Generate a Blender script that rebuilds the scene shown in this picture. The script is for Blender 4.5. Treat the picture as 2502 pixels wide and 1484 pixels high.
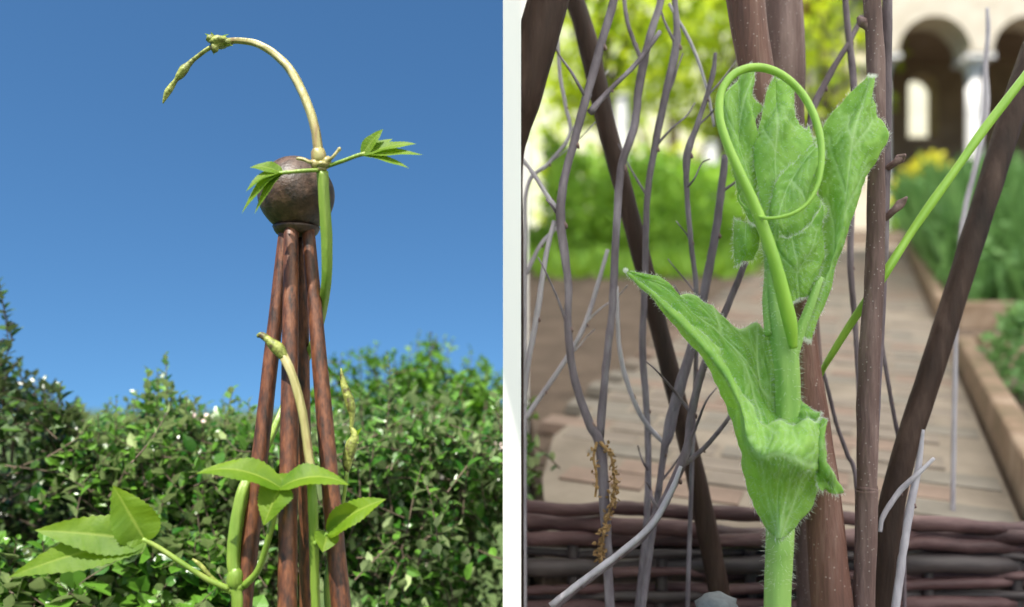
import bpy, math, random
import numpy as np
from mathutils import Vector, noise
R = math.radians
for o in list(bpy.data.objects): bpy.data.objects.remove(o, do_unlink=True)
sc = bpy.context.scene
COL = sc.collection
rng = np.random.default_rng(7); random.seed(7)

# ------------------------------------------------------------------ camera
EYE, FPX, CU, HV = 1.0, 2040.0, 1251.0, 1000.0     # eye height, focal length and horizon in 2502 px units
cam_d = bpy.data.cameras.new('camera'); cam = bpy.data.objects.new('camera', cam_d); COL.objects.link(cam)
cam.location = (0, 0, EYE); cam.rotation_euler = (R(90), 0, 0)
cam_d.sensor_width = 36; cam_d.sensor_fit = 'HORIZONTAL'; cam_d.lens = 36 * FPX / 2502
cam_d.shift_y = 258 / 2502; cam_d.clip_start = 0.02; cam_d.clip_end = 900
cam_d.dof.use_dof = True; cam_d.dof.focus_distance = 0.67
cam_d.dof.aperture_fstop = cam_d.lens / 1000 / (21.0 / FPX)
sc.camera = cam
# ------------------------------------------------------------------ sky and sun
SUN_EL, SUN_AZ = 60.0, 30.0          # sun behind the camera, a little to the left
w = bpy.data.worlds.new('World'); sc.world = w; w.use_nodes = True
nt = w.node_tree; bg = nt.nodes['Background']
sky = nt.nodes.new('ShaderNodeTexSky'); sky.sky_type = 'NISHITA'; sky.sun_disc = False
sky.sun_elevation = R(SUN_EL); sky.sun_rotation = R(180 + SUN_AZ)
sky.altitude = 1500; sky.air_density = 1.0; sky.dust_density = 0.0; sky.ozone_density = 3.2
tcw = nt.nodes.new('ShaderNodeTexCoord'); adw = nt.nodes.new('ShaderNodeVectorMath'); adw.operation = 'ADD'; adw.inputs[1].default_value = (0, 0, 0.2)
nmw = nt.nodes.new('ShaderNodeVectorMath'); nmw.operation = 'NORMALIZE'          # a clear sky that stays blue down to the horizon
nt.links.new(tcw.outputs['Generated'], adw.inputs[0]); nt.links.new(adw.outputs[0], nmw.inputs[0]); nt.links.new(nmw.outputs[0], sky.inputs[0])
mxw = nt.nodes.new('ShaderNodeMix'); mxw.data_type = 'RGBA'; mxw.blend_type = 'MULTIPLY'; mxw.inputs['Factor'].default_value = 1; mxw.inputs['B'].default_value = (0.66, 1.02, 1.16, 1)
nt.links.new(sky.outputs[0], mxw.inputs['A']); nt.links.new(mxw.outputs['Result'], bg.inputs[0]); bg.inputs[1].default_value = 0.058
sd = bpy.data.lights.new('sun', 'SUN'); so = bpy.data.objects.new('sun', sd); COL.objects.link(so)
sd.energy = 4.6; sd.angle = R(0.4); sd.color = (1, 0.95, 0.86)
TO_SUN = Vector((-math.sin(R(SUN_AZ)) * math.cos(R(SUN_EL)), -math.cos(R(SUN_AZ)) * math.cos(R(SUN_EL)), math.sin(R(SUN_EL))))
so.rotation_euler = TO_SUN.to_track_quat('Z', 'Y').to_euler()
so.location = (-3, -6, 12)
sc.view_settings.view_transform = 'Standard'; sc.view_settings.look = 'None'
sc.view_settings.exposure = 1.25; sc.view_settings.gamma = 1
sc.view_settings.use_curve_mapping = False

# ------------------------------------------------------------------ helpers
DEPTH = lambda d: d
def P(u, v, d):                       # a point at depth d that the photo shows at (u, v)
    d = DEPTH(d)
    return Vector(((u - CU) / FPX * d, d, EYE + (HV - v) / FPX * d))

def tag(o, label=None, cat=None, group=None, kind=None):
    if label: o['label'] = label
    if cat: o['category'] = cat
    if group: o['group'] = group
    if kind: o['kind'] = kind
    return o

def thing(name, loc, label, cat, group=None):
    o = bpy.data.objects.new(name, None); COL.objects.link(o); o.location = loc
    o.empty_display_size = 0.05
    return tag(o, label, cat, group)

def wloc(o):
    v = Vector((0, 0, 0))
    while o: v += o.location; o = o.parent
    return v

def link(name, me, mat, parent=None, loc=None):
    if mat: 
        if len(me.materials) == 0: me.materials.append(mat)
    o = bpy.data.objects.new(name, me); COL.objects.link(o)
    if parent: o.parent = parent
    if loc is not None: o.location = loc
    return o

def mesh(name, verts, faces, mat, parent=None, smooth=True, attrs=None, origin=None):
    """verts in world space; the mesh is stored relative to its parent (or to origin)"""
    off = wloc(parent) if parent else (origin or Vector((0, 0, 0)))
    a = np.asarray([tuple(v) for v in verts] if not isinstance(verts, np.ndarray) else verts, dtype=float)
    a = a - np.array(off)
    me = bpy.data.meshes.new(name)
    me.from_pydata(a.tolist(), [], faces if isinstance(faces, list) else faces.tolist())
    if smooth: me.polygons.foreach_set('use_smooth', np.ones(len(me.polygons), dtype=bool))
    if attrs:
        for k, vals in attrs.items():
            at = me.attributes.new(k, 'FLOAT', 'POINT'); at.data.foreach_set('value', np.asarray(vals, dtype=np.float32))
    me.update()
    o = link(name, me, mat, parent)
    if not parent: o.location = off
    return o

def catmull(pts, n):
    """resample rows of numbers with a Catmull-Rom spline, n steps for each span"""
    p = np.asarray(pts, float)
    if len(p) == 2: p = np.vstack([p[0], (p[0] + p[1]) / 2, p[1]])
    q = np.vstack([2 * p[0] - p[1], p, 2 * p[-1] - p[-2]])
    out = []
    for i in range(1, len(q) - 2):
        a, b, c, d = q[i - 1], q[i], q[i + 1], q[i + 2]
        for k in range(n):
            t = k / n
            out.append(0.5 * (2 * b + (c - a) * t + (2 * a - 5 * b + 4 * c - d) * t * t + (3 * b - a - 3 * c + d) * t ** 3))
    out.append(q[-2]); return np.array(out)

def tube_geo(path, sides=10, n=6, rough=0.0, flat=1.0, seed=0, cap=True, flute=0.0):
    """path rows: x y z r -> verts, faces, normals"""
    c = catmull(path, n); pts = c[:, :3]; rad = np.maximum(c[:, 3], 1e-5)
    T = np.gradient(pts, axis=0); T /= np.linalg.norm(T, axis=1)[:, None] + 1e-12
    ref = np.array([0.0, 1.0, 0.0]) if abs(T[0][1]) < 0.9 else np.array([1.0, 0, 0])
    V = []; N = []
    a = np.cross(T[0], ref); a /= np.linalg.norm(a)
    for i in range(len(pts)):
        a = a - T[i] * a.dot(T[i]); a /= np.linalg.norm(a) + 1e-12
        b = np.cross(T[i], a)
        for k in range(sides):
            th = 2 * math.pi * k / sides
            nn = a * math.cos(th) + b * math.sin(th) * flat
            r = rad[i]
            if rough: r *= 1 + rough * noise.noise(Vector(pts[i] * (0.35 / rad.mean())) + Vector((seed * 3.1 + math.cos(th) * 0.8, math.sin(th) * 0.8, seed)))
            if flute: r *= 1 + flute * math.cos(5 * th + 3 * i / len(pts))
            V.append(pts[i] + nn * r); N.append(nn)
    F = []
    for i in range(len(pts) - 1):
        for k in range(sides):
            k2 = (k + 1) % sides
            F.append((i * sides + k, i * sides + k2, (i + 1) * sides + k2, (i + 1) * sides + k))
    if cap:
        F.append(tuple(range(sides - 1, -1, -1))); m = (len(pts) - 1) * sides
        F.append(tuple(m + k for k in range(sides)))
    return np.array(V), F, np.array(N)

def px_path(pts):                     # rows: u v depth width(px) -> x y z r
    out = []
    for u, v, d, wd in pts:
        p = P(u, v, d); out.append((p.x, p.y, p.z, wd / 2 * p.y / FPX))
    return out

def tube(name, pts, mat, parent=None, sides=10, n=6, rough=0.06, seed=0, origin=None, world=False, flute=0.0):
    if mat in (M['hop_stem'], M['hop_pale']) and sides >= 12: sides, flute, rough = 24, .07, .09
    V, F, N = tube_geo(pts if world else px_path(pts), sides, n, rough, seed=seed, flute=flute)
    o = mesh(name, V, F, mat, parent, origin=origin)
    return o

def join(parts):
    V = []; F = []; off = 0
    for v, f in parts:
        V.append(np.asarray(v)); F += [tuple(i + off for i in q) for q in f]; off += len(v)
    return np.vstack(V), F

def box_geo(x0, x1, y0, y1, z0, z1):
    v = [(x, y, z) for z in (z0, z1) for y in (y0, y1) for x in (x0, x1)]
    f = [(0, 2, 3, 1), (4, 5, 7, 6), (0, 1, 5, 4), (2, 6, 7, 3), (0, 4, 6, 2), (1, 3, 7, 5)]
    return np.array(v, float), f

# ------------------------------------------------------------------ materials
def mat_new(name):
    m = bpy.data.materials.new(name); m.use_nodes = True
    nt = m.node_tree; b = nt.nodes['Principled BSDF']
    return m, nt, b
def nd(nt, t, **kw):
    n = nt.nodes.new(t)
    for k, v in kw.items():
        if k in n.inputs: n.inputs[k].default_value = v
        else: setattr(n, k, v)
    return n
def ramp(nt, src, stops):
    r = nt.nodes.new('ShaderNodeValToRGB'); e = r.color_ramp.elements
    while len(e) < len(stops): e.new(0.5)
    for el, (p, c) in zip(e, stops): el.position = p; el.color = (*c, 1)
    nt.links.new(src, r.inputs[0]); return r.outputs[0]

def surface(name, stops, scale=20, rough=0.7, bump=0.3, bscale=None, detail=6, stretch=(1, 1, 1), spec=0.4, bdist=0.002, speck=0, speckc=(.4, .36, .34)):
    m, nt, b = mat_new(name); L = nt.links.new
    tc = nd(nt, 'ShaderNodeTexCoord'); mp = nd(nt, 'ShaderNodeMapping'); mp.inputs['Scale'].default_value = stretch
    L(tc.outputs['Object'], mp.inputs[0])
    n1 = nd(nt, 'ShaderNodeTexNoise', Scale=scale, Detail=detail, Roughness=0.62); L(mp.outputs[0], n1.inputs['Vector'])
    col = ramp(nt, n1.outputs[0], stops)
    if speck:
        vo = nd(nt, 'ShaderNodeTexVoronoi', Scale=speck, Randomness=1.0); L(tc.outputs['Object'], vo.inputs['Vector'])
        mr = nd(nt, 'ShaderNodeMapRange'); mr.inputs['From Min'].default_value = .07; mr.inputs['From Max'].default_value = .2; mr.inputs['To Min'].default_value = .55; mr.inputs['To Max'].default_value = 0; L(vo.outputs['Distance'], mr.inputs['Value'])
        mx = nd(nt, 'ShaderNodeMix', data_type='RGBA'); L(mr.outputs[0], mx.inputs['Factor']); L(col, mx.inputs['A']); mx.inputs['B'].default_value = (*speckc, 1); col = mx.outputs['Result']
    L(col, b.inputs['Base Color'])
    b.inputs['Roughness'].default_value = rough; b.inputs['Specular IOR Level'].default_value = spec
    if bump:
        n2 = nd(nt, 'ShaderNodeTexNoise', Scale=bscale or scale * 3, Detail=5); L(mp.outputs[0], n2.inputs['Vector'])
        bm = nd(nt, 'ShaderNodeBump', Strength=bump, Distance=bdist); L(n2.outputs[0], bm.inputs['Height']); L(bm.outputs[0], b.inputs['Normal'])
    return m

def leaf_mat(name, dark, light, under=None, trans=0.35, rough=0.42, spec=0.45, tcol=None, attr='rnd', scale=60, vein=None, retic=0, ramt=.3):
    m, nt, b = mat_new(name); L = nt.links.new
    at = nd(nt, 'ShaderNodeAttribute'); at.attribute_name = attr
    tc = nd(nt, 'ShaderNodeTexCoord'); n1 = nd(nt, 'ShaderNodeTexNoise', Scale=scale, Detail=4); L(tc.outputs['Object'], n1.inputs['Vector'])
    ad = nd(nt, 'ShaderNodeMath', operation='ADD'); L(at.outputs['Fac'], ad.inputs[0])
    sb = nd(nt, 'ShaderNodeMath', operation='MULTIPLY_ADD'); L(n1.outputs[0], sb.inputs[0]); sb.inputs[1].default_value = 0.8; sb.inputs[2].default_value = -0.4
    L(sb.outputs[0], ad.inputs[1])
    col = ramp(nt, ad.outputs[0], [(0.05, dark), (0.95, light)])
    if under:
        g = nd(nt, 'ShaderNodeNewGeometry'); mx = nd(nt, 'ShaderNodeMix', data_type='RGBA')
        L(g.outputs['Backfacing'], mx.inputs['Factor']); L(col, mx.inputs['A']); mx.inputs['B'].default_value = (*under, 1); col = mx.outputs['Result']
    if vein:
        va = nd(nt, 'ShaderNodeAttribute'); va.attribute_name = 'vein'
        mx = nd(nt, 'ShaderNodeMix', data_type='RGBA'); L(va.outputs['Fac'], mx.inputs['Factor']); L(col, mx.inputs['A']); mx.inputs['B'].default_value = (*vein, 1); col = mx.outputs['Result']
    vo = None
    if retic:
        wn = nd(nt, 'ShaderNodeTexNoise', Scale=retic * .5, Detail=2); L(tc.outputs['Object'], wn.inputs['Vector'])
        wa = nd(nt, 'ShaderNodeVectorMath', operation='MULTIPLY_ADD'); L(wn.outputs['Color'], wa.inputs[0]); wa.inputs[1].default_value = (.6 / retic,) * 3; L(tc.outputs['Object'], wa.inputs[2])
        vo = nd(nt, 'ShaderNodeTexVoronoi', feature='DISTANCE_TO_EDGE', Scale=retic); L(wa.outputs[0], vo.inputs['Vector'])
        mr = nd(nt, 'ShaderNodeMapRange'); mr.inputs['From Min'].default_value = 0; mr.inputs['From Max'].default_value = .16; mr.inputs['To Min'].default_value = ramt; mr.inputs['To Max'].default_value = 0; L(vo.outputs['Distance'], mr.inputs['Value'])
        mx = nd(nt, 'ShaderNodeMix', data_type='RGBA'); L(mr.outputs[0], mx.inputs['Factor']); L(col, mx.inputs['A']); mx.inputs['B'].default_value = (*vein, 1); col = mx.outputs['Result']
    L(col, b.inputs['Base Color']); b.inputs['Roughness'].default_value = rough; b.inputs['Specular IOR Level'].default_value = spec
    n2 = nd(nt, 'ShaderNodeTexNoise', Scale=scale * 5, Detail=3); L(tc.outputs['Object'], n2.inputs['Vector'])
    bm = nd(nt, 'ShaderNodeBump', Strength=0.25, Distance=0.001); L(n2.outputs[0], bm.inputs['Height'])
    if vo:
        b2 = nd(nt, 'ShaderNodeBump', Strength=0.45, Distance=0.0007); L(vo.outputs['Distance'], b2.inputs['Height']); L(bm.outputs[0], b2.inputs['Normal']); bm = b2
    L(bm.outputs[0], b.inputs['Normal'])
    tr = nd(nt, 'ShaderNodeBsdfTranslucent')
    if tcol: tr.inputs[0].default_value = (*tcol, 1)
    else: L(col, tr.inputs[0])
    ms = nd(nt, 'ShaderNodeMixShader'); ms.inputs[0].default_value = trans
    L(b.outputs[0], ms.inputs[1]); L(tr.outputs[0], ms.inputs[2]); L(ms.outputs[0], nt.nodes['Material Output'].inputs[0])
    return m

M = {}
M['rust'] = surface('rusty_iron', [(0.34, (0.02, 0.009, 0.005)), (0.48, (0.075, 0.024, 0.009)), (0.6, (0.135, 0.045, 0.016)), (0.8, (0.2, 0.1, 0.055))], 260, 0.5, 0.5, 700, 9, (1, 1, 0.25), 0.5, 0.0008)
M['ball'] = surface('weathered_iron', [(0.34, (0.012, 0.007, 0.005)), (0.5, (0.045, 0.024, 0.015)), (0.78, (0.12, 0.068, 0.045))], 120, 0.48, 0.6, 400, 9, (1, 1, 1), 0.45, 0.001)
M['hop_stem'] = surface('hop_bine', [(0.3, (0.085, 0.17, 0.015)), (0.55, (0.16, 0.24, 0.035)), (0.72, (0.24, 0.28, 0.07))], 60, 0.42, 0.5, 500, 6, (1, 1, .12), .45, .001)
M['hop_pale'] = surface('hop_bine_pale', [(0.3, (0.17, 0.09, 0.04)), (0.46, (0.24, 0.22, 0.075)), (0.75, (0.42, 0.37, 0.2))], 80, 0.36, 0.5, 500, 6, (1, 1, .12), .55, .001)
M['hop_leaf'] = leaf_mat('hop_leaf', (0.045, 0.12, 0.003), (0.14, 0.23, 0.008), None, 0.45, 0.55, 0.3, (0.3, 0.45, 0.008), vein=(0.22, 0.3, 0.04), scale=110)
M['hop_bud'] = surface('hop_bud', [(0.35, (0.05, 0.03, 0.015)), (0.5, (0.16, 0.19, 0.035)), (0.7, (0.34, 0.36, 0.1))], 160, 0.5, 0.5, 400)
M['shrub_dark'] = leaf_mat('shrub_leaf_dark', (0.006, 0.026, 0.002), (0.045, 0.1, 0.012), (0.12, 0.16, 0.06), 0.18, .3, .5)
M['shrub_mid'] = leaf_mat('shrub_leaf_mid', (0.014, 0.075, 0.004), (0.105, 0.235, 0.025), (0.3, 0.38, 0.15), 0.24, 0.3, 0.5)
M['shrub_right'] = leaf_mat('shrub_leaf_grey', (0.014, 0.075, 0.005), (0.1, 0.225, 0.03), (0.3, 0.38, 0.17), 0.24, 0.3, 0.5)
M['tree_back'] = leaf_mat('tree_leaf_fresh', (0.035, 0.12, 0.004), (0.11, 0.25, 0.014), None, 0.3, 0.5)
M['blossom'] = surface('blossom', [(0.3, (0.45, 0.33, 0.3)), (0.7, (0.6, 0.52, 0.48))], 60, 0.6, 0)
M['bark'] = surface('shrub_bark', [(0.3, (0.05, 0.035, 0.025)), (0.7, (0.14, 0.1, 0.07))], 60, 0.85, 0.5)
M['white'] = surface('white_paint', [(0.3, (0.82, 0.81, 0.79)), (0.7, (0.88, 0.87, 0.85))], 14, 0.55, 0.08, 80, stretch=(1, 1, .15))
M['soil'] = surface('soil', [(0.3, (0.06, 0.042, 0.03)), (0.7, (0.16, 0.115, 0.085))], 9, 0.95, 0.8, 60, bdist=0.01)
M['grassland'] = surface('grassland', [(0.3, (0.03, 0.06, 0.012)), (0.7, (0.09, 0.13, 0.03))], 3, 0.95, 0.5, 40, bdist=0.02)
M['brick'] = surface('path_brick', [(0.3, (0.36, 0.25, 0.19)), (0.5, (0.46, 0.36, 0.28)), (0.7, (0.55, 0.46, 0.37))], 7, 0.9, 0.4, 60)
for i_, k_ in enumerate(((1.02, .88, .86), (.95, .95, .97), (.88, .94, .98))):
    M['brick%d' % i_] = surface('path_brick', [(0.3, (0.15 * k_[0], 0.122 * k_[1], 0.096 * k_[2])), (0.7, (0.3 * k_[0], 0.255 * k_[1], 0.21 * k_[2]))], 5, 0.9, 0.4, 80)
M['mortar'] = surface('path_mortar', [(0.3, (0.17, 0.14, 0.11)), (0.7, (0.3, 0.255, 0.205))], 8, 0.95, 0.4, 90)
M['edging'] = surface('edging_board', [(0.3, (0.1, 0.085, 0.045)), (0.5, (0.22, 0.15, 0.1)), (0.72, (0.38, 0.29, 0.22))], 9, 0.9, 0.7, 60, 9)
M['stake'] = surface('stake_bark', [(0.3, (0.06, 0.036, 0.032)), (0.5, (0.13, 0.08, 0.072)), (0.72, (0.26, 0.18, 0.165))], 50, 0.68, 0.9, 240, 8, (1, 1, .15), 0.3, 0.002, 260, (.46, .42, .4))
M['stake_red'] = surface('stake_bark_red', [(0.3, (0.06, 0.03, 0.024)), (0.5, (0.15, 0.07, 0.052)), (0.72, (0.26, 0.16, 0.13))], 50, 0.65, 0.9, 240, 8, (1, 1, .12), 0.4, 0.002, 200, (.42, .34, .3))
M['stake_dark'] = surface('stake_bark_dark', [(0.3, (0.014, 0.008, 0.006)), (0.55, (0.04, 0.022, 0.016)), (0.78, (0.1, 0.065, 0.052))], 45, 0.66, 0.8, 200, 8, (1, 1, .15), 0.25, 0.002)
M['twig'] = surface('brushwood_bark', [(0.3, (0.075, 0.06, 0.07)), (0.5, (0.15, 0.128, 0.152)), (0.72, (0.31, 0.285, 0.325))], 45, 0.7, 0.8, 200, 8, (1, 1, .3), 0.35, .002)
M['twig_dark'] = surface('brushwood_bark_dark', [(0.3, (0.06, 0.045, 0.05)), (0.5, (0.13, 0.1, 0.115)), (0.72, (0.26, 0.22, 0.25))], 45, 0.7, 0.8, 200, 8, (1, 1, .3), 0.4, .002)
M['twig_pale'] = surface('brushwood_bark_pale', [(0.3, (0.28, 0.26, 0.3)), (0.75, (0.5, 0.48, 0.53))], 70, 0.6, 0.4, 260, 6, (1, 1, .3))
M['withy'] = surface('withy_bark', [(0.3, (0.035, 0.017, 0.018)), (0.5, (0.09, 0.045, 0.047)), (0.72, (0.24, 0.15, 0.145))], 16, 0.6, 0.8, 130, 8, (.3, 1, 1), 0.4)
M['withy_dark'] = surface('withy_bark_dark', [(0.3, (0.025, 0.02, 0.022)), (0.72, (0.085, 0.065, 0.066))], 22, 0.55, 0.35, 160, 6, (.25, 1, 1), 0.5)
M['tassel'] = surface('dry_tassel', [(0.3, (0.18, 0.1, 0.04)), (0.7, (0.42, 0.27, 0.12))], 300, 0.9, 0.3)
M['bud'] = surface('twig_bud', [(0.3, (0.12, 0.07, 0.065)), (0.7, (0.24, 0.16, 0.15))], 200, 0.6, 0.3)
M['sq_leaf'] = leaf_mat('squash_leaf', (0.13, 0.37, 0.06), (0.42, 0.66, 0.17), None, 0.5, 0.6, 0.25, (0.55, 0.8, 0.05), scale=130, vein=(0.6, 0.8, 0.42), retic=320, ramt=.16)
M['sq_stem'] = surface('squash_stem', [(0.3, (0.22, 0.42, 0.09)), (0.7, (0.36, 0.56, 0.15))], 60, 0.5, 0.2, 400, 4, (1, 1, .15))
M['tendril'] = surface('squash_tendril', [(0.3, (0.24, 0.47, 0.05)), (0.7, (0.34, 0.58, 0.07))], 60, 0.38, 0.1, 400, 4, (1, 1, .15), 0.5)
M['hair'] = leaf_mat('plant_hair', (0.75, 0.8, 0.72), (0.85, 0.88, 0.82), None, 0.5, 0.5, 0.3)
M['bg_yellow'] = leaf_mat('sunlit_tree_leaf', (0.26, 0.4, 0.012), (0.68, 0.78, 0.05), None, 0.45, 0.5, 0.4, (0.72, 0.84, 0.04), scale=4)
M['bg_green'] = leaf_mat('herb_leaf', (0.1, 0.24, 0.02), (0.28, 0.5, 0.06), None, 0.4, 0.5, 0.4, (0.4, 0.6, 0.05), scale=6)
M['bg_blue'] = leaf_mat('tall_herb_leaf', (0.08, 0.2, 0.06), (0.2, 0.38, 0.13), None, 0.35, 0.5, 0.4, (0.26, 0.46, 0.14), scale=5)
M['flower'] = leaf_mat('yellow_flower', (0.5, 0.5, 0.03), (0.75, 0.7, 0.06), None, 0.3, 0.6, 0.3, scale=5)
M['stone'] = surface('cream_stone', [(0.3, (0.5, 0.43, 0.33)), (0.7, (0.68, 0.61, 0.5))], 5, 0.85, 0.3, 40, bdist=0.01)
M['plaster'] = surface('cream_plaster', [(0.3, (0.68, 0.66, 0.5)), (0.7, (0.78, 0.76, 0.6))], 3, 0.9, 0.2, 40)
M['marble'] = surface('white_marble', [(0.3, (0.62, 0.6, 0.58)), (0.7, (0.76, 0.75, 0.73))], 6, 0.6, 0.15, 40)
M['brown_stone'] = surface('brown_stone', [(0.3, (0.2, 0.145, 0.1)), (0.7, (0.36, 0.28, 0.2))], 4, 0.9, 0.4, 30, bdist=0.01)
M['roof'] = surface('clay_tile', [(0.3, (0.25, 0.11, 0.06)), (0.7, (0.42, 0.2, 0.12))], 5, 0.85, 0.3, 40)
M['pebble'] = surface('pebble', [(0.3, (0.08, 0.09, 0.1)), (0.7, (0.2, 0.22, 0.24))], 60, 0.6, 0.3)

def canvas_mat():
    m, nt, b = mat_new('diffuser_canvas'); L = nt.links.new
    b.inputs['Base Color'].default_value = (.8, .77, .7, 1); b.inputs['Roughness'].default_value = .9
    tr = nd(nt, 'ShaderNodeBsdfTranslucent'); tr.inputs[0].default_value = (.96, .94, .88, 1)
    ms = nd(nt, 'ShaderNodeMixShader'); ms.inputs[0].default_value = .92
    L(b.outputs[0], ms.inputs[1]); L(tr.outputs[0], ms.inputs[2]); L(ms.outputs[0], nt.nodes['Material Output'].inputs[0]); return m
M['canvas'] = canvas_mat()  # translucent cloth of the added sail, passes softened sun
# ------------------------------------------------------------------ the setting
def zg(y):                             # the planted slope on the right: terrace edge, slope, upper terrace
    return 0.59 + 0.27 * min(max(y, 0.88), 7.45)

def grid_sheet(name, xs, ys, fz, mat):
    V = [(x, y, fz(x, y)) for y in ys for x in xs]; nx = len(xs)
    F = [(j * nx + i, j * nx + i + 1, (j + 1) * nx + i + 1, (j + 1) * nx + i) for j in range(len(ys) - 1) for i in range(nx - 1)]
    return tag(mesh(name, V, F, mat), kind='structure')
g = grid_sheet('ground', [-600, -100, -20, -5, 0, 5, 20, 100, 600], [-600, -100, -20, -5, 0, 5, 20, 100, 600], lambda x, y: 0.0, M['grassland'])
# hillside body: sloping top and closed sides
ys = list(np.linspace(0.89, 7.45, 34)) + [9, 12, 16, 22, 30]
xs = [0.035] + list(np.linspace(0.3, 8, 22)) + [12, 20]
def hz(x, y): return zg(y) + (0.012 * noise.noise(Vector((x * 3, y * 3, 0))) - 0.004 if y > 1 else -0.004)
hill = grid_sheet('hillside', xs, ys, hz, M['soil'])
V = []; F = []
for i, y in enumerate(ys):
    V += [(xs[0], y, hz(xs[0], y)), (xs[0], y, 0)]
    if i: F.append((2 * i - 2, 2 * i, 2 * i + 1, 2 * i - 1))
n0 = len(V)
for i, x in enumerate(xs):
    V += [(x, ys[0], hz(x, ys[0])), (x, ys[0], 0)]
    if i: F.append((n0 + 2 * i - 2, n0 + 2 * i - 1, n0 + 2 * i + 1, n0 + 2 * i))
o = mesh('bank', V, F, M['soil'], smooth=False); tag(o, kind='structure')
v, f = box_geo(0.035, 2.4, 0.05, 0.87, 0.0, 0.6)
tag(mesh('planting_bed', v, f, M['soil'], smooth=False), kind='structure')

# brick path climbing the slope
path = grid_sheet('brick_path', [0, 1], list(np.linspace(0.92, 5.3, 24)), lambda x, y: 0, M['mortar'])
me = path.data
pd = Vector((0.434, 1)).normalized(); pn = Vector((pd.y, -pd.x))
for vtx in me.vertices:
    y = vtx.co.y; xl = max(-0.5 + 0.434 * y, 0.04); xr = 0.17 + 0.434 * y
    vtx.co.x = xl if vtx.co.x < 0.5 else xr; vtx.co.z = zg(y) + 0.0168
bm_v, bm_f = box_geo(-0.058, 0.058, -0.028, 0.028, -0.012, 0.006)
bm_v2 = bm_v.copy(); bm_v2[4:, 0] *= 0.95; bm_v2[4:, 1] *= 0.9
brick_mes = []
for i in range(3):
    me_ = bpy.data.meshes.new('brick'); me_.from_pydata(bm_v2.tolist(), [], bm_f); me_.materials.append(M['brick%d' % i]); brick_mes.append(me_)
from mathutils import Matrix
up3 = Vector((0, -.27, 1)).normalized(); al3 = Vector((pd.x, pd.y, .27 * pd.y)).normalized(); ac3 = al3.cross(up3).normalized()
ROT = Matrix((ac3, al3, up3)).transposed()
spots = []
for row in range(0, 80):
    s = 0.94 + row * 0.0605
    for c in range(0, 7):
        t = 0.062 + c * 0.121 + (0.06 if row % 2 else 0)
        p = Vector((0.17, 0)) + pd * s - pn * t
        if t > 0.61 or p.x < 0.1 or p.y > 5.2 or p.y < 0.95: continue
        spots.append(p)
spots.sort(key=lambda p: p.y)
far = []
for i, p in enumerate(spots):
    loc = Vector((p.x, p.y, zg(p.y) + 0.0125 + random.uniform(-0.0025, 0.0025)))
    if i < 300:
        b = bpy.data.objects.new('brick', random.choice(brick_mes)); COL.objects.link(b); b.parent = path
        b.location = loc; b.rotation_euler = (ROT @ Matrix.Rotation(random.uniform(-.03, .03), 3, 'Z')).to_euler()
    else:
        far.append((np.array([tuple(ROT @ Vector(v) + loc) for v in bm_v2]), bm_f))
if far:
    V, F = join(far); o = mesh('far_bricks', V, F, M['brick1'], path, smooth=False); o['kind'] = 'stuff'

# bed edging
def edging(a, b, label, hgt=0.075, wd=0.035):
    a = Vector(a); b = Vector(b); d = (b - a).normalized(); n = Vector((d.y, -d.x)) * wd
    V = []
    for q, r in ((a, 0), (a + n, 0), (b + n, 1), (b, 1)):
        V.append((q.x, q.y, zg(q.y) - 0.03))
    for q in (a, a + n, b + n, b): V.append((q.x, q.y, zg(q.y) + hgt + random.uniform(-.004, .004)))
    F = [(3, 2, 1, 0), (4, 5, 6, 7), (0, 1, 5, 4), (1, 2, 6, 5), (2, 3, 7, 6), (3, 0, 4, 7)]
    o = mesh('bed_edging', V, F, M['edging'], smooth=False, origin=Vector((a.x, a.y, zg(a.y))))
    bv = o.modifiers.new('bevel', 'BEVEL'); bv.width = 0.006; bv.segments = 2
    tag(o, label, 'edging')
ex = lambda y: 0.182 + 0.434 * y
edging((ex(0.93), 0.93), (ex(1.86), 1.86), 'weathered orange edging board along the path beside the leafy bush')
edging((ex(1.86) + 0.04, 1.87), (ex(1.86) + 1.2, 1.87), 'edging board closing off the back of the leafy bush bed')
edging((ex(2.4), 2.4), (ex(4.9), 4.9), 'mossy edging board between the path and the tall green herbs')
edging((ex(2.4) + 0.04, 2.39), (ex(2.4) + 1.4, 2.39), 'edging board across the front of the tall green herb bed')

# ------------------------------------------------------------------ added white board partition in place of the blank divider between the gardens
pt = thing('divider_partition', (0, 0.64, 0), 'added tall white board partition standing in for the divider strip between the two gardens', 'partition')
y = 0.64; k = 0
while y < 9.0:
    wdt = 0.2
    top = 2.35 if y < 1.2 else max(2.35, zg(y) + 2.3)
    v, f = box_geo(-0.0069, 0.0069, y, y + wdt - 0.003, 0.0, top + random.uniform(-.01, .01))
    mesh('plank', v, f, M['white'], pt, smooth=False); y += wdt; k += 1
for y in (1.6, 3.4, 5.2, 7.0, 8.8):
    v, f = box_geo(0.0075, 0.03, y - 0.03, y + 0.03, 0.0, zg(y) + 2.0)
    mesh('post', v, f, M['white'], pt, smooth=False)

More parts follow.
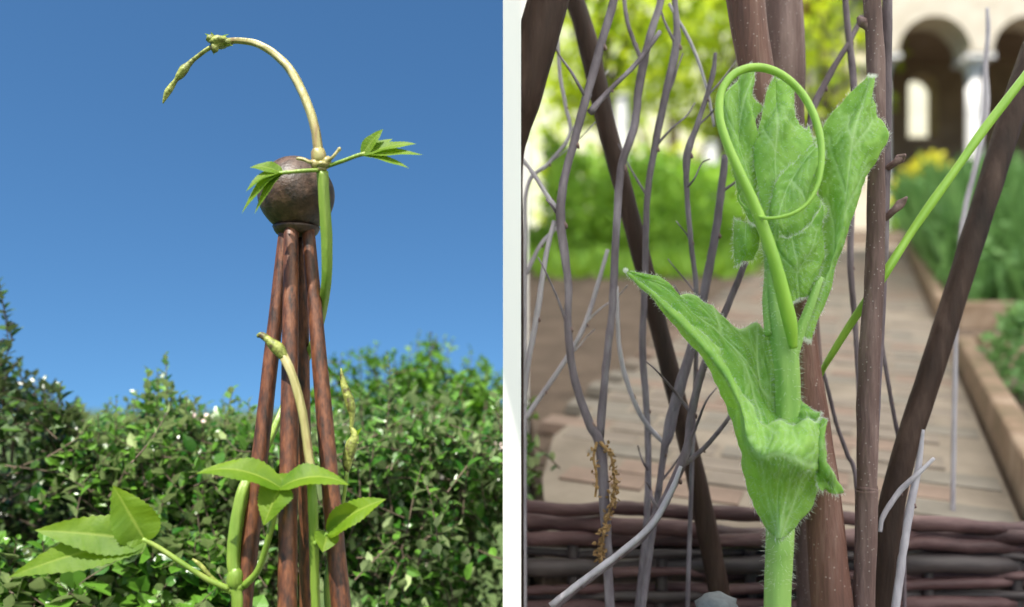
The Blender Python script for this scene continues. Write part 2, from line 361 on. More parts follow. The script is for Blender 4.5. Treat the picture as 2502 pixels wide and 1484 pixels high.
# ------------------------------------------------------------------ added shade sail, unseen above the frame, diffuses sunlight over the right-hand garden
SH = thing('added_shade_sail', (1.4, 1.8, 0.6), 'added cream canvas sail, out of view on posts, softening the sun on the climbing plants', 'shade sail')
cn = [Vector((-0.42, -3.2, 1.5)), Vector((4.6, -3.2, 1.7)), Vector((4.6, 4.1, 3.75)), Vector((-0.42, 4.1, 3.7))]
V = []; F = []; n = 16
for j in range(n + 1):
    for i in range(n + 1):
        a, b = i / n, j / n
        p = cn[0].lerp(cn[1], a).lerp(cn[3].lerp(cn[2], a), b); p.z -= .10 * math.sin(math.pi * a) * math.sin(math.pi * b); V.append(p)
F = [(j * (n + 1) + i, j * (n + 1) + i + 1, (j + 1) * (n + 1) + i + 1, (j + 1) * (n + 1) + i) for j in range(n) for i in range(n)]
mesh('canvas', V, F, M['canvas'], SH)
for c in (cn[0], cn[1], cn[2]):
    base = Vector((c.x, c.y, 0 if c.y < 0 else zg(c.y) - .02))
    V, F, _ = tube_geo([(base.x, base.y, base.z, .03), (c.x, c.y, (c.z + base.z) / 2, .028), (c.x, c.y, c.z + .05, .025)], 12, 4); mesh('post', V, F, M['white'], SH)

# ------------------------------------------------------------------ foliage
LT = np.array([[0, 0, 0], [.30, .46, .10], [.66, .40, .07], [1, 0, -.06], [.30, -.46, .10], [.66, -.40, .07], [.30, 0, 0], [.66, 0, -.01]])
LF = np.array([[0, 6, 1, 1], [6, 7, 2, 1], [7, 3, 2, 2], [0, 4, 6, 6], [4, 5, 7, 6], [5, 3, 7, 7]])
def unit(a): return a / (np.linalg.norm(a, axis=-1, keepdims=True) + 1e-9)
def leaves_geo(C, A, N, S, W=0.62):
    """C centres, A axis, N normal, S length"""
    A = unit(A); B = unit(np.cross(N, A)); N = np.cross(A, B)
    v = C[:, None, :] + S[:, None, None] * (LT[None, :, 0:1] * A[:, None, :] + W * LT[None, :, 1:2] * B[:, None, :] + LT[None, :, 2:3] * N[:, None, :])
    V = v.reshape(-1, 3)
    faces = []
    for q in LF:
        qq = list(dict.fromkeys(q.tolist())); faces.append(qq)
    off = (np.arange(len(C)) * 8)
    F = []
    for q in faces:
        F += (off[:, None] + np.array(q)[None, :]).tolist()
    return V, F
def rnd_unit(n): return unit(rng.normal(size=(n, 3)))
def leaf_mesh(name, C, A, N, S, mat, parent, W=0.62, kind='stuff', rnd=None):
    V, F = leaves_geo(C, A, N, S, W)
    r = np.repeat(rng.random(len(C)) if rnd is None else rnd, 8)
    o = mesh(name, V, F, mat, parent, attrs={'rnd': r}, smooth=False)
    if kind: o['kind'] = kind
    return o

SINGLE = {}
def single_leaf(mat, W):
    key = (mat.name, W)
    if key not in SINGLE:
        V, F = leaves_geo(np.zeros((1, 3)), np.array([[1., 0, 0]]), np.array([[0, 0, 1.]]), np.ones(1), W)
        me = bpy.data.meshes.new('leaf'); me.from_pydata(V.tolist(), [], F); me.materials.append(mat)
        at = me.attributes.new('rnd', 'FLOAT', 'POINT'); at.data.foreach_set('value', np.full(8, 0.75, dtype=np.float32)); SINGLE[key] = me
    return SINGLE[key]

def shrub(name, label, cat, u0, u1, d0, d1, top, mat, nsp, leaf, sprigs=(), bottom=1560, W=0.62, dens_low=1.0, singles=30, group=None, blossom=0, spl=0.066):
    """a shrub between two picture columns: sprigs with leaves along them spread through its volume"""
    uc = (u0 + u1) / 2; dc = (d0 + d1) / 2
    root = P(uc, 1000, dc); root.z = 0
    t = thing(name, root, label, cat, group)
    C = []; A = []; N = []; S = []
    twV = []
    def sprig(tip, direction, length, nl, ls):
        direction = direction / np.linalg.norm(direction)
        base = tip - direction * length
        bend = rng.normal(size=3) * 0.12 * length
        twV.append((base, (base + tip) / 2 + bend * .5, tip))
        side = unit(np.cross(direction, rng.normal(size=3))[None])[0]
        for i in range(nl):
            f = (i + 0.6) / nl
            c = base + direction * length * f + bend * (4 * f * (1 - f)) * .5
            ang = i * 2.4 + rng.random() * .6
            s2 = np.cross(direction, side)
            out = side * math.cos(ang) + s2 * math.sin(ang)
            a = out * 0.9 + direction * (0.45 + .5 * f) + rng.normal(size=3) * .15
            n = direction * .5 + np.array([0, -0.15, 0.85]) + rng.normal(size=3) * .42
            C.append(c); A.append(a); N.append(n); S.append(ls * (0.5 + 0.85 * rng.random() ** 1.3) * (1 - 0.45 * max(0, f - .6) / .4))
    for i in range(nsp):
        u = rng.uniform(u0, u1); d = rng.uniform(d0, d1) if rng.random() > .5 else d0 + (d1 - d0) * rng.random() ** 2
        tv = top(u) + 26 + rng.normal() * 20 + 34 * noise.noise(Vector((u * .021, d * 9, 1)))
        # rounded front: the top falls back with depth
        fr = (d - d0) / (d1 - d0); tv = tv - 12 + (1 - fr) ** 2 * 45
        q = rng.random()
        v = tv + (bottom - tv) * (q ** (1.0 / max(dens_low, .01)) if dens_low < 1 else q)
        tip = np.array(P(u, v, d))
        if v > tv + 60 and noise.noise(Vector(tip) * 12) < -.02 - .1 * (v < 1250): continue
        dr = np.array([rng.normal() * .55, -0.35 + rng.normal() * .4, 0.55 + rng.normal() * .35])
        sprig(tip, dr, spl * rng.uniform(.6, 1.3), int(rng.integers(7, 12)), leaf)
    extra = [(u_, top(u_) - rng.uniform(-10, 42), rng.uniform(60, 120), rng.uniform(d0 + .03, d1)) for u_ in np.arange(u0 + 15, u1 - 5, 21)]
    for (u, v, ln, dd) in list(sprigs) + extra:
        tip = np.array(P(u, v, dd)); dr = np.array([rng.normal() * .15, rng.normal() * .1, 1.0])
        sprig(tip, dr, ln * dd / FPX, max(6, int(ln / 9)), leaf * .92)
    C = np.array(C); A = np.array(A); N = np.array(N); S = np.array(S)
    # the leaves that show largest are parts of their own
    front = np.argsort(C[:, 1] - 0.3 * (S / leaf) * (d1 - d0))
    pick = front[:: max(1, len(front) // (singles * 8))][:singles] if singles else []
    mask = np.ones(len(C), bool); mask[pick] = False
    leaf_mesh('foliage', C[mask], A[mask], N[mask], S[mask], mat, t, W)
    off = np.array(t.location)
    me = single_leaf(mat, W)
    for i in pick:
        o = bpy.data.objects.new('leaf', me); COL.objects.link(o); o.parent = t
        a = unit(A[i][None])[0]; b = unit(np.cross(N[i], a)[None])[0]; n = np.cross(a, b)
        from mathutils import Matrix
        m3 = Matrix((a, b, n)).transposed(); o.rotation_euler = m3.to_euler(); s = S[i] * 1.25
        o.scale = (s, s, s); o.location = Vector(C[i] - off)
    # twigs
    VV = []; FF = []
    for b, m, tp in twV:
        v, f, _ = tube_geo([(*b, .0011), (*m, .0008), (*tp, .0004)], 3, 2, cap=False); VV.append((v, f))
    V, F = join(VV); o = mesh('twigs', V, F, M['bark'], t); o['kind'] = 'stuff'
    # main limbs up from the ground
    VV = []
    for i in range(9):
        u = rng.uniform(u0 + 20, u1 - 20); d = rng.uniform(dc, d1)
        tp = P(u, top(u) + 120, d); md = root.lerp(tp, 0.55) + Vector((rng.normal() * .03, rng.normal() * .03, 0.05))
        v, f, _ = tube_geo([(root.x + rng.normal() * .03, root.y + rng.normal() * .03, 0, .009), (*md, .006), (*tp, .002)], 6, 5); VV.append((v, f))
    V, F = join(VV); mesh('trunk', V, F, M['bark'], t)
    if blossom:
        idx = rng.choice(front[:len(front) // 2], blossom)
        VV = []
        for i in idx:
            for q in range(4):
                c = C[i] + rng.normal(size=3) * .004 + np.array([0, -.006, 0.003]); 
                vv, ff = leaves_geo(c[None], rnd_unit(1), rnd_unit(1) + np.array([[0, -1, .6]]), np.array([.006]), .8); VV.append((vv, ff))
        V, F = join(VV); o = mesh('blossom', V, F, M['blossom'], t, smooth=False); o['kind'] = 'stuff'
    return t

def interp(tab):
    a = np.array(tab, float); return lambda u: float(np.interp(u, a[:, 0], a[:, 1]))
DEPTH = lambda d: 0.85 + (d - 0.93) * 0.6
top_l = interp([(-120, 840), (0, 870), (40, 915), (90, 940), (150, 975), (200, 1040), (260, 1100)])
shrub('leafy_shrub', 'dark green leafy shrub rising highest beside the pale sprigged shrub', 'shrub', -140, 215, 0.95, 1.2, top_l, M['shrub_dark'], 620, .0175,
      [(-2, 690, 130, 1.0), (8, 760, 120, 1.0), (12, 850, 120, 1.0), (45, 880, 110, 1.0), (90, 925, 100, 1.0), (150, 935, 130, .98), (110, 940, 90, .98)], singles=24)
top_m = interp([(120, 1030), (200, 1020), (260, 1015), (300, 1000), (360, 975), (400, 960), (440, 1000), (500, 1000), (560, 995), (620, 1025), (700, 1060)])
shrub('leafy_shrub', 'shrub with pale-backed leaves and upright leafy sprigs behind the large hop leaf', 'shrub', 130, 680, 0.93, 1.2, top_m, M['shrub_mid'], 1250, .0168,
      [(405, 862, 190, 1.0), (385, 905, 150, 1.0), (360, 900, 140, 1.02), (425, 935, 120, 1.0), (285, 968, 110, 1.0), (325, 985, 120, 1.0), (478, 970, 110, 1.0), (485, 1000, 90, 1), (570, 948, 130, 1.0), (560, 985, 90, 1.0), (205, 995, 100, 1.0), (240, 1010, 90, 1.0), (615, 1005, 90, 1.0), (455, 985, 90, 1.0)], blossom=5, singles=60)
top_r = interp([(600, 1060), (680, 1050), (760, 1035), (820, 1020), (880, 1005), (950, 985), (1020, 985), (1100, 1000), (1170, 1010), (1245, 1000)])
shrub('leafy_shrub', 'broad shrub with grey-backed leaves and scattered blossom beside the white partition', 'shrub', 640, 1236, 0.93, 1.22, top_r, M['shrub_right'], 1450, .0165,
      [(945, 862, 150, 1.02), (950, 905, 120, 1.0), (1010, 930, 100, 1.0), (880, 945, 100, 1.0), (1090, 935, 100, 1.0), (1215, 960, 90, 1.0), (690, 1010, 90, 1.0)], blossom=8, singles=60)
top_b = interp([(780, 980), (820, 900), (880, 866), (910, 862), (960, 880), (1000, 850), (1040, 846), (1100, 862), (1130, 880), (1180, 886), (1215, 905), (1245, 930)])
shrub('small_tree', 'fresh green rounded tree crown behind the grey-backed shrub', 'tree', 800, 1236, 1.3, 1.6, top_b, M['tree_back'], 950, .0175, bottom=1250, singles=0)
top_f = interp([(-100, 1330), (100, 1350), (300, 1330), (420, 1300), (560, 1330)])
shrub('leafy_shrub', 'low shrub with broad round leaves under the large hop leaf', 'shrub', -100, 560, 0.82, 0.92, top_f, M['shrub_mid'], 130, .023, bottom=1560, W=.8, singles=60)

# ------------------------------------------------------------------ rusty obelisk
DEPTH = lambda d: 0.645 + (d - 0.62) * 0.5      # the obelisk and its vines stand close together in depth
ob = thing('garden_obelisk', P(725, 1000, .62) * 1.0, 'rusty iron garden obelisk of four rods with a round ball finial', 'obelisk')
ob.location.z = 0
# ball
bc = P(724, 477, .635); br = 92 / FPX * bc.y
V = []; F = []
nu, nv = 40, 24
for j in range(nv + 1):
    ph = math.pi * j / nv
    for i in range(nu):
        th = 2 * math.pi * i / nu
        n = Vector((math.sin(ph) * math.cos(th), math.sin(ph) * math.sin(th), math.cos(ph)))
        r = br * (1 + 0.012 * noise.noise(n * 2.5)); 
        V.append(bc + n * r)
for j in range(nv):
    for i in range(nu): F.append((j * nu + i, (j + 1) * nu + i, (j + 1) * nu + (i + 1) % nu, j * nu + (i + 1) % nu))
mesh('ball_finial', V, F, M['ball'], ob)
V, F, _ = tube_geo([(*(bc + Vector((0, 0, -br * 0.86))), br * .62), (*(bc + Vector((0, 0, -br * 1.02))), br * .54), (*(bc + Vector((0, 0, -br * 1.1))), br * .4)], 20, 3); mesh('collar', V, F, M['ball'], ob)
def rod(a, b, ra, rb, mat):
    ra *= DEPTH(a[2]) / a[2]; rb *= DEPTH(b[2]) / b[2]
    a = P(*a); b = P(*b); d = (b - a); k = a.z / (a.z - b.z); e = a + d * k
    pts = [(*a, ra)]
    for q in (.12, .25, .4, .6, .8, 1): 
        p = a.lerp(e, q); pts.append((*p, ra + (rb - ra) * min(1, q * k)))
    V, F, _ = tube_geo(pts, 14, 8, 0.05); return mesh('rod', V, F, mat, ob)
rod((703, 520, .628), (603, 1400, .57), .005, .0061, M['rust'])
rod((712, 540, .615), (703, 1400, .535), .0053, .0064, M['rust'])
rod((752, 555, .625), (826, 1400, .56), .0049, .0066, M['rust'])
rod((736, 555, .65), (748, 1400, .70), .0046, .006, M['rust'])

# ------------------------------------------------------------------ hop bines
def hop_leaf(parent, base, lobes, serr=0.2, label=None, mat=None, nrm=None):
    """base (u,v,d); lobes: list of (tip u,v,d, width px, sag px) - each a folded, toothed blade joined at the base"""
    allV = []; allF = []; ve = []; rn = []; off = 0
    b = P(*base)
    for (tu, tv, td, wp, sag) in lobes:
        t = P(tu, tv, td); ax = t - b; L = ax.length; axn = ax.normalized()
        N = Vector(nrm or (0.05, -0.75, 0.55)); side = axn.cross(N).normalized(); N2 = side.cross(axn).normalized()
        n = 44; hw = wp / 2 * b.y / FPX; sg = sag / FPX * b.y
        for i in range(n + 1):
            f = i / n
            c = b + ax * f + Vector((0, 0, 1)) * sg * 4 * f * (1 - f) * .5 
            prof = (f ** 0.7) * (1 - f) ** 1.05 * 2.15 if f < 1 else 0
            w0 = hw * (0.10 * (1 - f) + prof)
            tooth = 1 + serr * ((i % 3) / 2 - .5) * (0.5 + f)
            ww = w0 * tooth
            for s in (-1, -.55, -.1, 0, .1, .55, 1):
                fold = abs(s) * ww * 0.18 + 0.09 * ww * math.sin(f * 11 + s * 2.5 + tu) * abs(s) + .014 * ww * math.sin(f * 50 + abs(s) * 5) * (abs(s) > .3)
                allV.append(c + side * (ww * s) + N2 * fold - axn * (abs(s) * ww * 0.35))
                ve.append(0.9 if s == 0 else 0); rn.append(0.35 + .3 * f + .15 * s + rng.random() * .1)
        for i in range(n):
            for k in range(6):
                q = off + i * 7 + k; allF.append((q, q + 1, q + 8, q + 7))
        off += (n + 1) * 7
    o = mesh('leaf', allV, allF, mat or M['hop_leaf'], parent, attrs={'vein': ve, 'rnd': rn})
    if label: o['label'] = label
    return o

def blob_geo(u, v, d, wu, wv, seed, tilt=0):
    c = P(u, v, d); V = []; F = []; nu, nv = 14, 9
    for j in range(nv + 1):
        ph = math.pi * j / nv
        for i in range(nu):
            th = 2 * math.pi * i / nu
            n = Vector((math.sin(ph) * math.cos(th), math.sin(ph) * math.sin(th), math.cos(ph)))
            r = 1 + .25 * noise.noise(n * 1.9 + Vector((seed, 0, 0)))
            x = n.x * wu / 2; z = n.z * wv / 2
            x, z = x * math.cos(tilt) - z * math.sin(tilt), x * math.sin(tilt) + z * math.cos(tilt)
            V.append(c + Vector((x, n.y * wu / 2, z)) * r * c.y / FPX)
    for j in range(nv):
        for i in range(nu): F.append((j * nu + i, (j + 1) * nu + i, (j + 1) * nu + (i + 1) % nu, j * nu + (i + 1) % nu))
    return V, F

hb = thing('hop_bine', (P(585, 1484, .56).x, P(585, 1484, .56).y, 0), 'twining hop bine arching over the ball finial with a drooping tip', 'hop vine')
tube('stem', [(560, HV + FPX / DEPTH(.6), .6, 24), (575, 2200, .57, 28), (583, 1560, .56, 32), (580, 1440, .56, 34), (570, 1370, .56, 33), (578, 1280, .565, 33), (598, 1190, .575, 30), (640, 1110, .62, 24), (678, 1030, .68, 18), (715, 940, .70, 18), (765, 840, .66, 20), (786, 765, .632, 22), (797, 690, .60, 24), (799, 600, .585, 27), (793, 500, .575, 27), (788, 420, .57, 27)], M['hop_stem'], hb, 14, 8, .04)
tube('arching_shoot', [(786, 420, .57, 27), (779, 375, .57, 25), (772, 325, .57, 22), (757, 270, .575, 22), (735, 218, .58, 22), (708, 170, .585, 21), (672, 133, .59, 19), (630, 108, .595, 17), (590, 100, .60, 15), (555, 101, .605, 14), (530, 108, .61, 11)], M['hop_pale'], hb, 14, 8, .04)
tube('shoot_tip', [(530, 108, .61, 11), (505, 122, .612, 10), (478, 142, .615, 10), (462, 157, .615, 13), (450, 170, .615, 22), (438, 186, .617, 17), (430, 197, .617, 10), (420, 210, .62, 15), (412, 222, .62, 16), (405, 236, .62, 12), (398, 253, .62, 3)], M['hop_bud'], hb, 10, 6, .15)
VV = [blob_geo(536, 104, .605, 48, 26, 1, .2), blob_geo(516, 96, .603, 24, 20, 2), blob_geo(524, 118, .60, 20, 22, 3), blob_geo(556, 104, .604, 24, 20, 5)]
V, F = join(VV); mesh('bud_cluster', V, F, M['hop_bud'], hb)
hop_leaf(hb, (525, 100, .603), [(500, 82, .6, 14, 3), (515, 78, .6, 12, 2), (560, 84, .6, 14, 3), (570, 112, .6, 12, -2), (522, 135, .6, 12, -3)])
VV = [blob_geo(779, 384, .57, 36, 54, 7, .1), blob_geo(788, 404, .568, 38, 20, 8), blob_geo(798, 396, .566, 22, 30, 9, -.6), blob_geo(770, 402, .566, 22, 28, 10, .7)]
V, F = join(VV); mesh('node', V, F, M['hop_pale'], hb)
tube('tendril', [(795, 398, .565, 9), (812, 385, .56, 8), (824, 371, .56, 8), (830, 364, .56, 10), (833, 362, .56, 4)], M['hop_pale'], hb, 8)
tube('tendril', [(775, 398, .565, 9), (755, 396, .56, 8), (742, 390, .56, 9), (728, 388, .56, 8), (724, 390, .56, 3)], M['hop_pale'], hb, 8)
tube('leaf_stalk', [(780, 416, .565, 10), (740, 418, .555, 10), (700, 422, .55, 10), (683, 424, .548, 11)], M['hop_stem'], hb, 8)
hop_leaf(hb, (688, 424, .548), [(610, 410, .54, 52, 16), (638, 403, .555, 36, 8), (590, 524, .53, 46, 40), (600, 470, .53, 50, 32), (622, 524, .535, 40, 26), (638, 492, .54, 36, 18)], .1, nrm=(-.3, -.75, .5))
tube('leaf_stalk', [(802, 406, .567, 11), (840, 393, .56, 10), (875, 380, .555, 10), (893, 376, .553, 11)], M['hop_stem'], hb, 8)
hop_leaf(hb, (886, 378, .553), [(936, 316, .55, 48, 10), (1018, 352, .545, 52, 14), (1034, 379, .54, 46, 10), (1000, 412, .54, 40, 10), (960, 340, .56, 40, 8)], .1, nrm=(.25, -.7, .6))
V, F = join([blob_geo(575, 1414, .558, 40, 66, 11), blob_geo(588, 1436, .557, 22, 34, 12, -.9), blob_geo(560, 1440, .557, 22, 34, 13, 1.0)]); mesh('node', V, F, M['hop_stem'], hb)
# big leaf on the left
tube('leaf_stalk', [(560, 1440, .555, 17), (505, 1415, .545, 15), (450, 1380, .535, 14), (390, 1340, .53, 13), (348, 1318, .525, 13)], M['hop_stem'], hb, 8)
hop_leaf(hb, (355, 1322, .525), [(276, 1186, .52, 150, 0), (84, 1296, .50, 140, 8), (20, 1412, .49, 140, 26), (290, 1275, .52, 90, 0), (250, 1345, .51, 90, 0)], .09, 'large toothed hop leaf with three pointed lobes', nrm=(.1, -.8, .45))
tube('leaf_stalk', [(548, 1440, .555, 12), (515, 1410, .55, 11), (488, 1380, .548, 12), (470, 1366, .547, 5)], M['hop_bud'], hb, 8)
tube('leaf_stalk', [(596, 1432, .555, 18), (630, 1395, .545, 17), (652, 1330, .535, 16), (668, 1270, .525, 15), (680, 1200, .515, 14)], M['hop_stem'], hb, 8)
hop_leaf(hb, (685, 1192, .512), [(478, 1158, .50, 110, 52), (644, 1285, .495, 130, 10), (854, 1186, .51, 110, 48), (755, 1165, .54, 90, 14)], .1, nrm=(.0, -.62, .78))

h2 = thing('hop_bine', (P(772, 1484, .53).x, P(772, 1484, .53).y, 0), 'young hop shoot leaning against the middle rod with a nodding bud', 'hop vine')
tube('stem', [(800, HV + FPX / DEPTH(.58), .58, 22), (785, 2200, .55, 24), (774, 1600, .55, 22), (768, 1400, .545, 22), (765, 1260, .53, 24), (760, 1150, .53, 22)], M['hop_stem'], h2, 12, 8, .05)
tube('young_stem', [(760, 1152, .53, 22), (750, 1080, .535, 21), (737, 1000, .54, 21), (715, 920, .545, 21), (692, 870, .55, 22)], M['hop_pale'], h2, 12, 8, .05)
tube('bud', [(694, 874, .55, 24), (682, 856, .55, 32), (668, 843, .55, 30), (654, 830, .55, 20), (640, 820, .55, 18), (628, 822, .55, 8)], M['hop_bud'], h2, 12, 6, .15)
hop_leaf(h2, (800, 1302, .53), [(944, 1220, .52, 110, 22), (905, 1255, .515, 70, 10), (788, 1350, .515, 84, -6)], .1, 'curled pale hop leaf beside the right rod', nrm=(.3, -.6, .7))
tube('leaf_stalk', [(768, 1330, .53, 13), (784, 1318, .53, 12), (802, 1302, .53, 12)], M['hop_stem'], h2, 8)
h3 = thing('hop_bine', (P(820, 1484, .6).x, P(820, 1484, .6).y, 0), 'thin hop shoot with a spear-shaped yellow tip against the shrub', 'hop vine')
tube('stem', [(800, HV + FPX / DEPTH(.64), .64, 14), (805, 2200, .62, 16), (806, 1600, .61, 18), (800, 1440, .61, 18), (812, 1340, .615, 12), (838, 1230, .62, 10), (848, 1150, .62, 12)], M['hop_stem'], h3, 8, 6)
tube('lower_bud', [(848, 1155, .62, 10), (850, 1130, .62, 24), (856, 1095, .62, 30), (866, 1065, .62, 20), (858, 1045, .62, 9)], M['hop_bud'], h3, 10, 6, .2)
tube('spear_tip', [(858, 1048, .62, 9), (860, 1020, .62, 13), (856, 990, .62, 26), (846, 960, .62, 22), (838, 930, .62, 15), (833, 900, .62, 3)], M['hop_bud'], h3, 10, 6, .15)
hop_leaf(h3, (862, 1075, .62), [(885, 1045, .615, 16, 4), (878, 1085, .615, 14, 2)], .05)

DEPTH = lambda d: d
# ================================================================== RIGHT-HAND GARDEN
# ------------------------------------------------------------------ stakes
GZ = 0.6                                # top of the planting bed
def to_ground(pts, z=GZ):
    """carry a picture-space path on down to the ground along its last direction"""
    q = px_path(pts); a, b = Vector(q[-2][:3]), Vector(q[-1][:3])
    if b.z > z + .002:
        d = b - a; 
        if d.z > -0.25 * d.length: d = Vector((d.x * .3, d.y * .3, -d.length))
        e = b + d * ((z - b.z) / d.z); q.append((e.x, max(min(e.y, .84), .1) if b.y < .86 else e.y, z - .01, q[-1][3]))
    return q
def stake(label, pts, mat, name='stake', sides=14, rough=.07, seed=0, cat='stake'):
    q = to_ground(pts); o = Vector(q[-1][:3]); o.z = GZ
    ob_ = tube(name, q, mat, None, sides, 10, rough, seed, origin=o, world=True)
    return tag(ob_, label, cat)
stake('reddish brown wooden stake directly behind the hairy squash shoot', [(1808, -120, .70, 92), (1822, 0, .70, 90), (1862, 250, .695, 78), (1915, 520, .69, 74), (1962, 850, .68, 72), (1990, 1050, .672, 76), (2012, 1250, .665, 90), (2032, 1484, .66, 98), (2045, 1640, .655, 98)], M['stake_red'], seed=1)
stake('dark thick stake with a knot, half hidden behind the reddish stake', [(1908, -120, .80, 92), (1912, 0, .80, 90), (1920, 150, .80, 96), (1922, 300, .80, 84), (1945, 600, .80, 78), (1975, 1000, .80, 80), (1990, 1484, .80, 84)], M['stake'], seed=2)
t = tube('stake', [(1440, -340, .745, 100), (1372, -100, .745, 102), (1340, 0, .745, 102), (1304, 130, .745, 98), (1278, 250, .748, 84), (1268, 330, .752, 50), (1268, 420, .755, 20), (1272, 700, .76, 14), (1274, 1900, .77, 14)], M['stake_dark'], None, 14, 10, .05, 3, origin=P(1274, 1900, .77))
tag(t, 'thick dark glossy stake leaning up beside the white partition', 'stake')
stake('dark slanting stake crossing behind the grey brushwood', [(1375, -100, .84, 46), (1405, 0, .84, 46), (1440, 120, .84, 50), (1480, 300, .835, 48), (1520, 450, .83, 46), (1580, 680, .83, 46), (1640, 920, .825, 46), (1690, 1120, .82, 48), (1722, 1270, .82, 52), (1765, 1484, .82, 52)], M['stake_dark'], seed=4)
stake('long dark stake leaning outward beside the green tendril', [(2600, -60, .80, 62), (2540, 90, .80, 62), (2470, 290, .79, 60), (2410, 480, .78, 58), (2350, 670, .77, 56), (2300, 830, .765, 58), (2245, 1000, .76, 58), (2195, 1160, .755, 58), (2165, 1330, .75, 64), (2150, 1484, .75, 72)], M['stake_dark'], seed=5)
# the speckled trunk: two stems grown together, with buds
tk = thing('sapling_stem', (P(2112, 1484, .66).x, .66, GZ), 'speckled grey-brown sapling stem with side buds beside the hairy leaf', 'sapling')
q = to_ground([(2128, -120, .68, 40), (2131, 0, .68, 41), (2142, 200, .68, 43), (2141, 420, .675, 40), (2138, 650, .67, 46), (2126, 850, .665, 50), (2121, 1000, .665, 52), (2117, 1190, .66, 47), (2118, 1215, .66, 54), (2110, 1484, .66, 52)]); tube('stem', q, M['stake'], tk, 14, 10, .1, 6, world=True)
q = to_ground([(2170, -120, .69, 24), (2168, 0, .69, 24), (2165, 200, .69, 26), (2160, 420, .69, 30), (2152, 650, .69, 32), (2140, 900, .688, 30), (2130, 1150, .688, 26), (2120, 1484, .688, 24)]); tube('side_stem', q, M['twig_dark'], tk, 12, 10, .1, 7, world=True)
for a, b, c in (((2158, 418, .69), (2188, 398, .68), (2212, 378, .675)), ((2152, 545, .69), (2184, 515, .68), (2216, 482, .675)), ((2150, 100, .68), (2118, 66, .68), (2095, 42, .68))):
    tube('bud', [(*a, 16), (*b, 17), ((b[0] + c[0]) / 2, (b[1] + c[1]) / 2, b[2], 24), (*c, 6)], M['bud'], tk, 8, 5, .2)

# ------------------------------------------------------------------ brushwood twigs
SK = 0
def brush(label, main, sides_=(), mat='twig', tassel=None, ground=True, cat='brushwood'):
    """a branched stick: main stem to the ground and side twigs that leave it"""
    global SK; SK += 1
    main = [(u, v, d, wd * .8) for u, v, d, wd in main]
    q = to_ground(main, GZ) if ground else px_path(main)
    base = Vector(q[-1][:3]); 
    t = thing('brushwood_stick', (base.x, base.y, base.z if not ground else GZ), label, cat, 'grey brushwood sticks pushed into the bed')
    tube('stem', q, M[mat], t, 9, 8, .16, SK, world=True)
    for s in sides_:
        m2 = mat
        if isinstance(s[0], str): m2 = s[0]; s = s[1:]
        s = [(u, v, d, wd * .8) for u, v, d, wd in s]
        tube('side_twig', list(s), M[m2], t, 8, 7, .2, SK + .5)
        # little buds where a twig bends
        if len(s) > 2:
            u, v, d, wd = s[len(s) // 2]
            vv, ff = blob_geo(u + wd * .4, v, d, wd * .6, wd * 1.2, SK, .4); mesh('bud', vv, ff, M['bud'], t)
    # fine side shoots and buds along the stem
    r2 = np.random.default_rng(SK + 40)
    for i in range(1, len(main) - 2):
        u, v, d, wd = main[i]
        if v < -20 or v > 1300 or wd < 9: continue
        
        if i % 2 == 0: vv, ff = blob_geo(u + wd * .38, v + 4, d - .001, wd * .5, wd * 1.0, SK + i, .5); mesh('bud', vv, ff, M['bud'], t)
        if r2.random() < .55 and u < 1900:
            sd_ = 1 if r2.random() < .5 else -1; ln = r2.uniform(50, 190); a_ = r2.uniform(.35, .9)
            e = [(u, v, d, wd * .45)]
            for k_ in (.4, .75, 1): e.append((max(1282, u + sd_ * math.sin(a_) * ln * k_ + r2.normal() * 3), v - math.cos(a_) * ln * k_ + r2.normal() * 3, d + .02 * k_ * r2.normal(), max(3, wd * .42 * (1 - .6 * k_))))
            tube('side_twig', e, M[mat], t, 6, 4, .2, SK + i)
    return t
brush('forked grey stick hung with an orange-brown dry tassel', [(1515, -90, .76, 26), (1500, 0, .76, 26), (1468, 110, .76, 27), (1432, 240, .76, 28), (1402, 350, .76, 26), (1376, 450, .76, 26), (1370, 545, .76, 30), (1388, 690, .76, 24), (1388, 800, .76, 24), (1402, 920, .76, 25), (1440, 1035, .76, 28), (1466, 1090, .76, 34), (1478, 1250, .76, 32), (1490, 1484, .76, 30)],
      [((1625, -90, .79, 22), (1615, 0, .79, 22), (1585, 100, .79, 24), (1562, 210, .79, 26), (1550, 310, .785, 24), (1518, 410, .78, 25), (1506, 560, .775, 24), (1496, 750, .77, 23), (1480, 900, .765, 24), (1466, 1070, .762, 28)),
       ((1612, 78, .785, 14), (1560, 150, .775, 15), (1490, 220, .765, 16), (1442, 275, .76, 24)),
       ('twig_pale', (1268, 380, .78, 12), (1300, 420, .775, 13), (1345, 490, .765, 14), (1368, 515, .76, 16)),
       ('twig_pale', (1355, 540, .765, 15), (1335, 620, .765, 16), (1310, 780, .77, 18), (1288, 900, .775, 18), (1278, 990, .78, 16))], 'twig')
tt = [o for o in bpy.data.objects if o.get('label', '').startswith('forked grey stick')][0]
VV = []
for i in range(220):
    f = rng.random(); u = 1478 + 18 * math.sin(f * 5) + rng.normal() * 5 + (-38 if rng.random() < .25 and f < .45 else 6); v = 1085 + 290 * f
    p = np.array(P(u, v, .75 + rng.normal() * .004)); vv, ff = leaves_geo(p[None], rnd_unit(1) + np.array([[0, 0, -.6]]), rnd_unit(1), np.array([.005]), .7); VV.append((vv, ff))
for off_, v1_ in ((6, 1375), (-38, 1215)): VV.append(tube_geo(px_path([(1466 + (0 if off_ > 0 else -8), 1080, .752, 8)] + [(1478 + 18 * math.sin(f_ * 5) + off_, 1085 + 290 * f_, .75, 6) for f_ in np.linspace(.12, (v1_ - 1085) / 290, 4)]), 6, 4, .3)[:2])
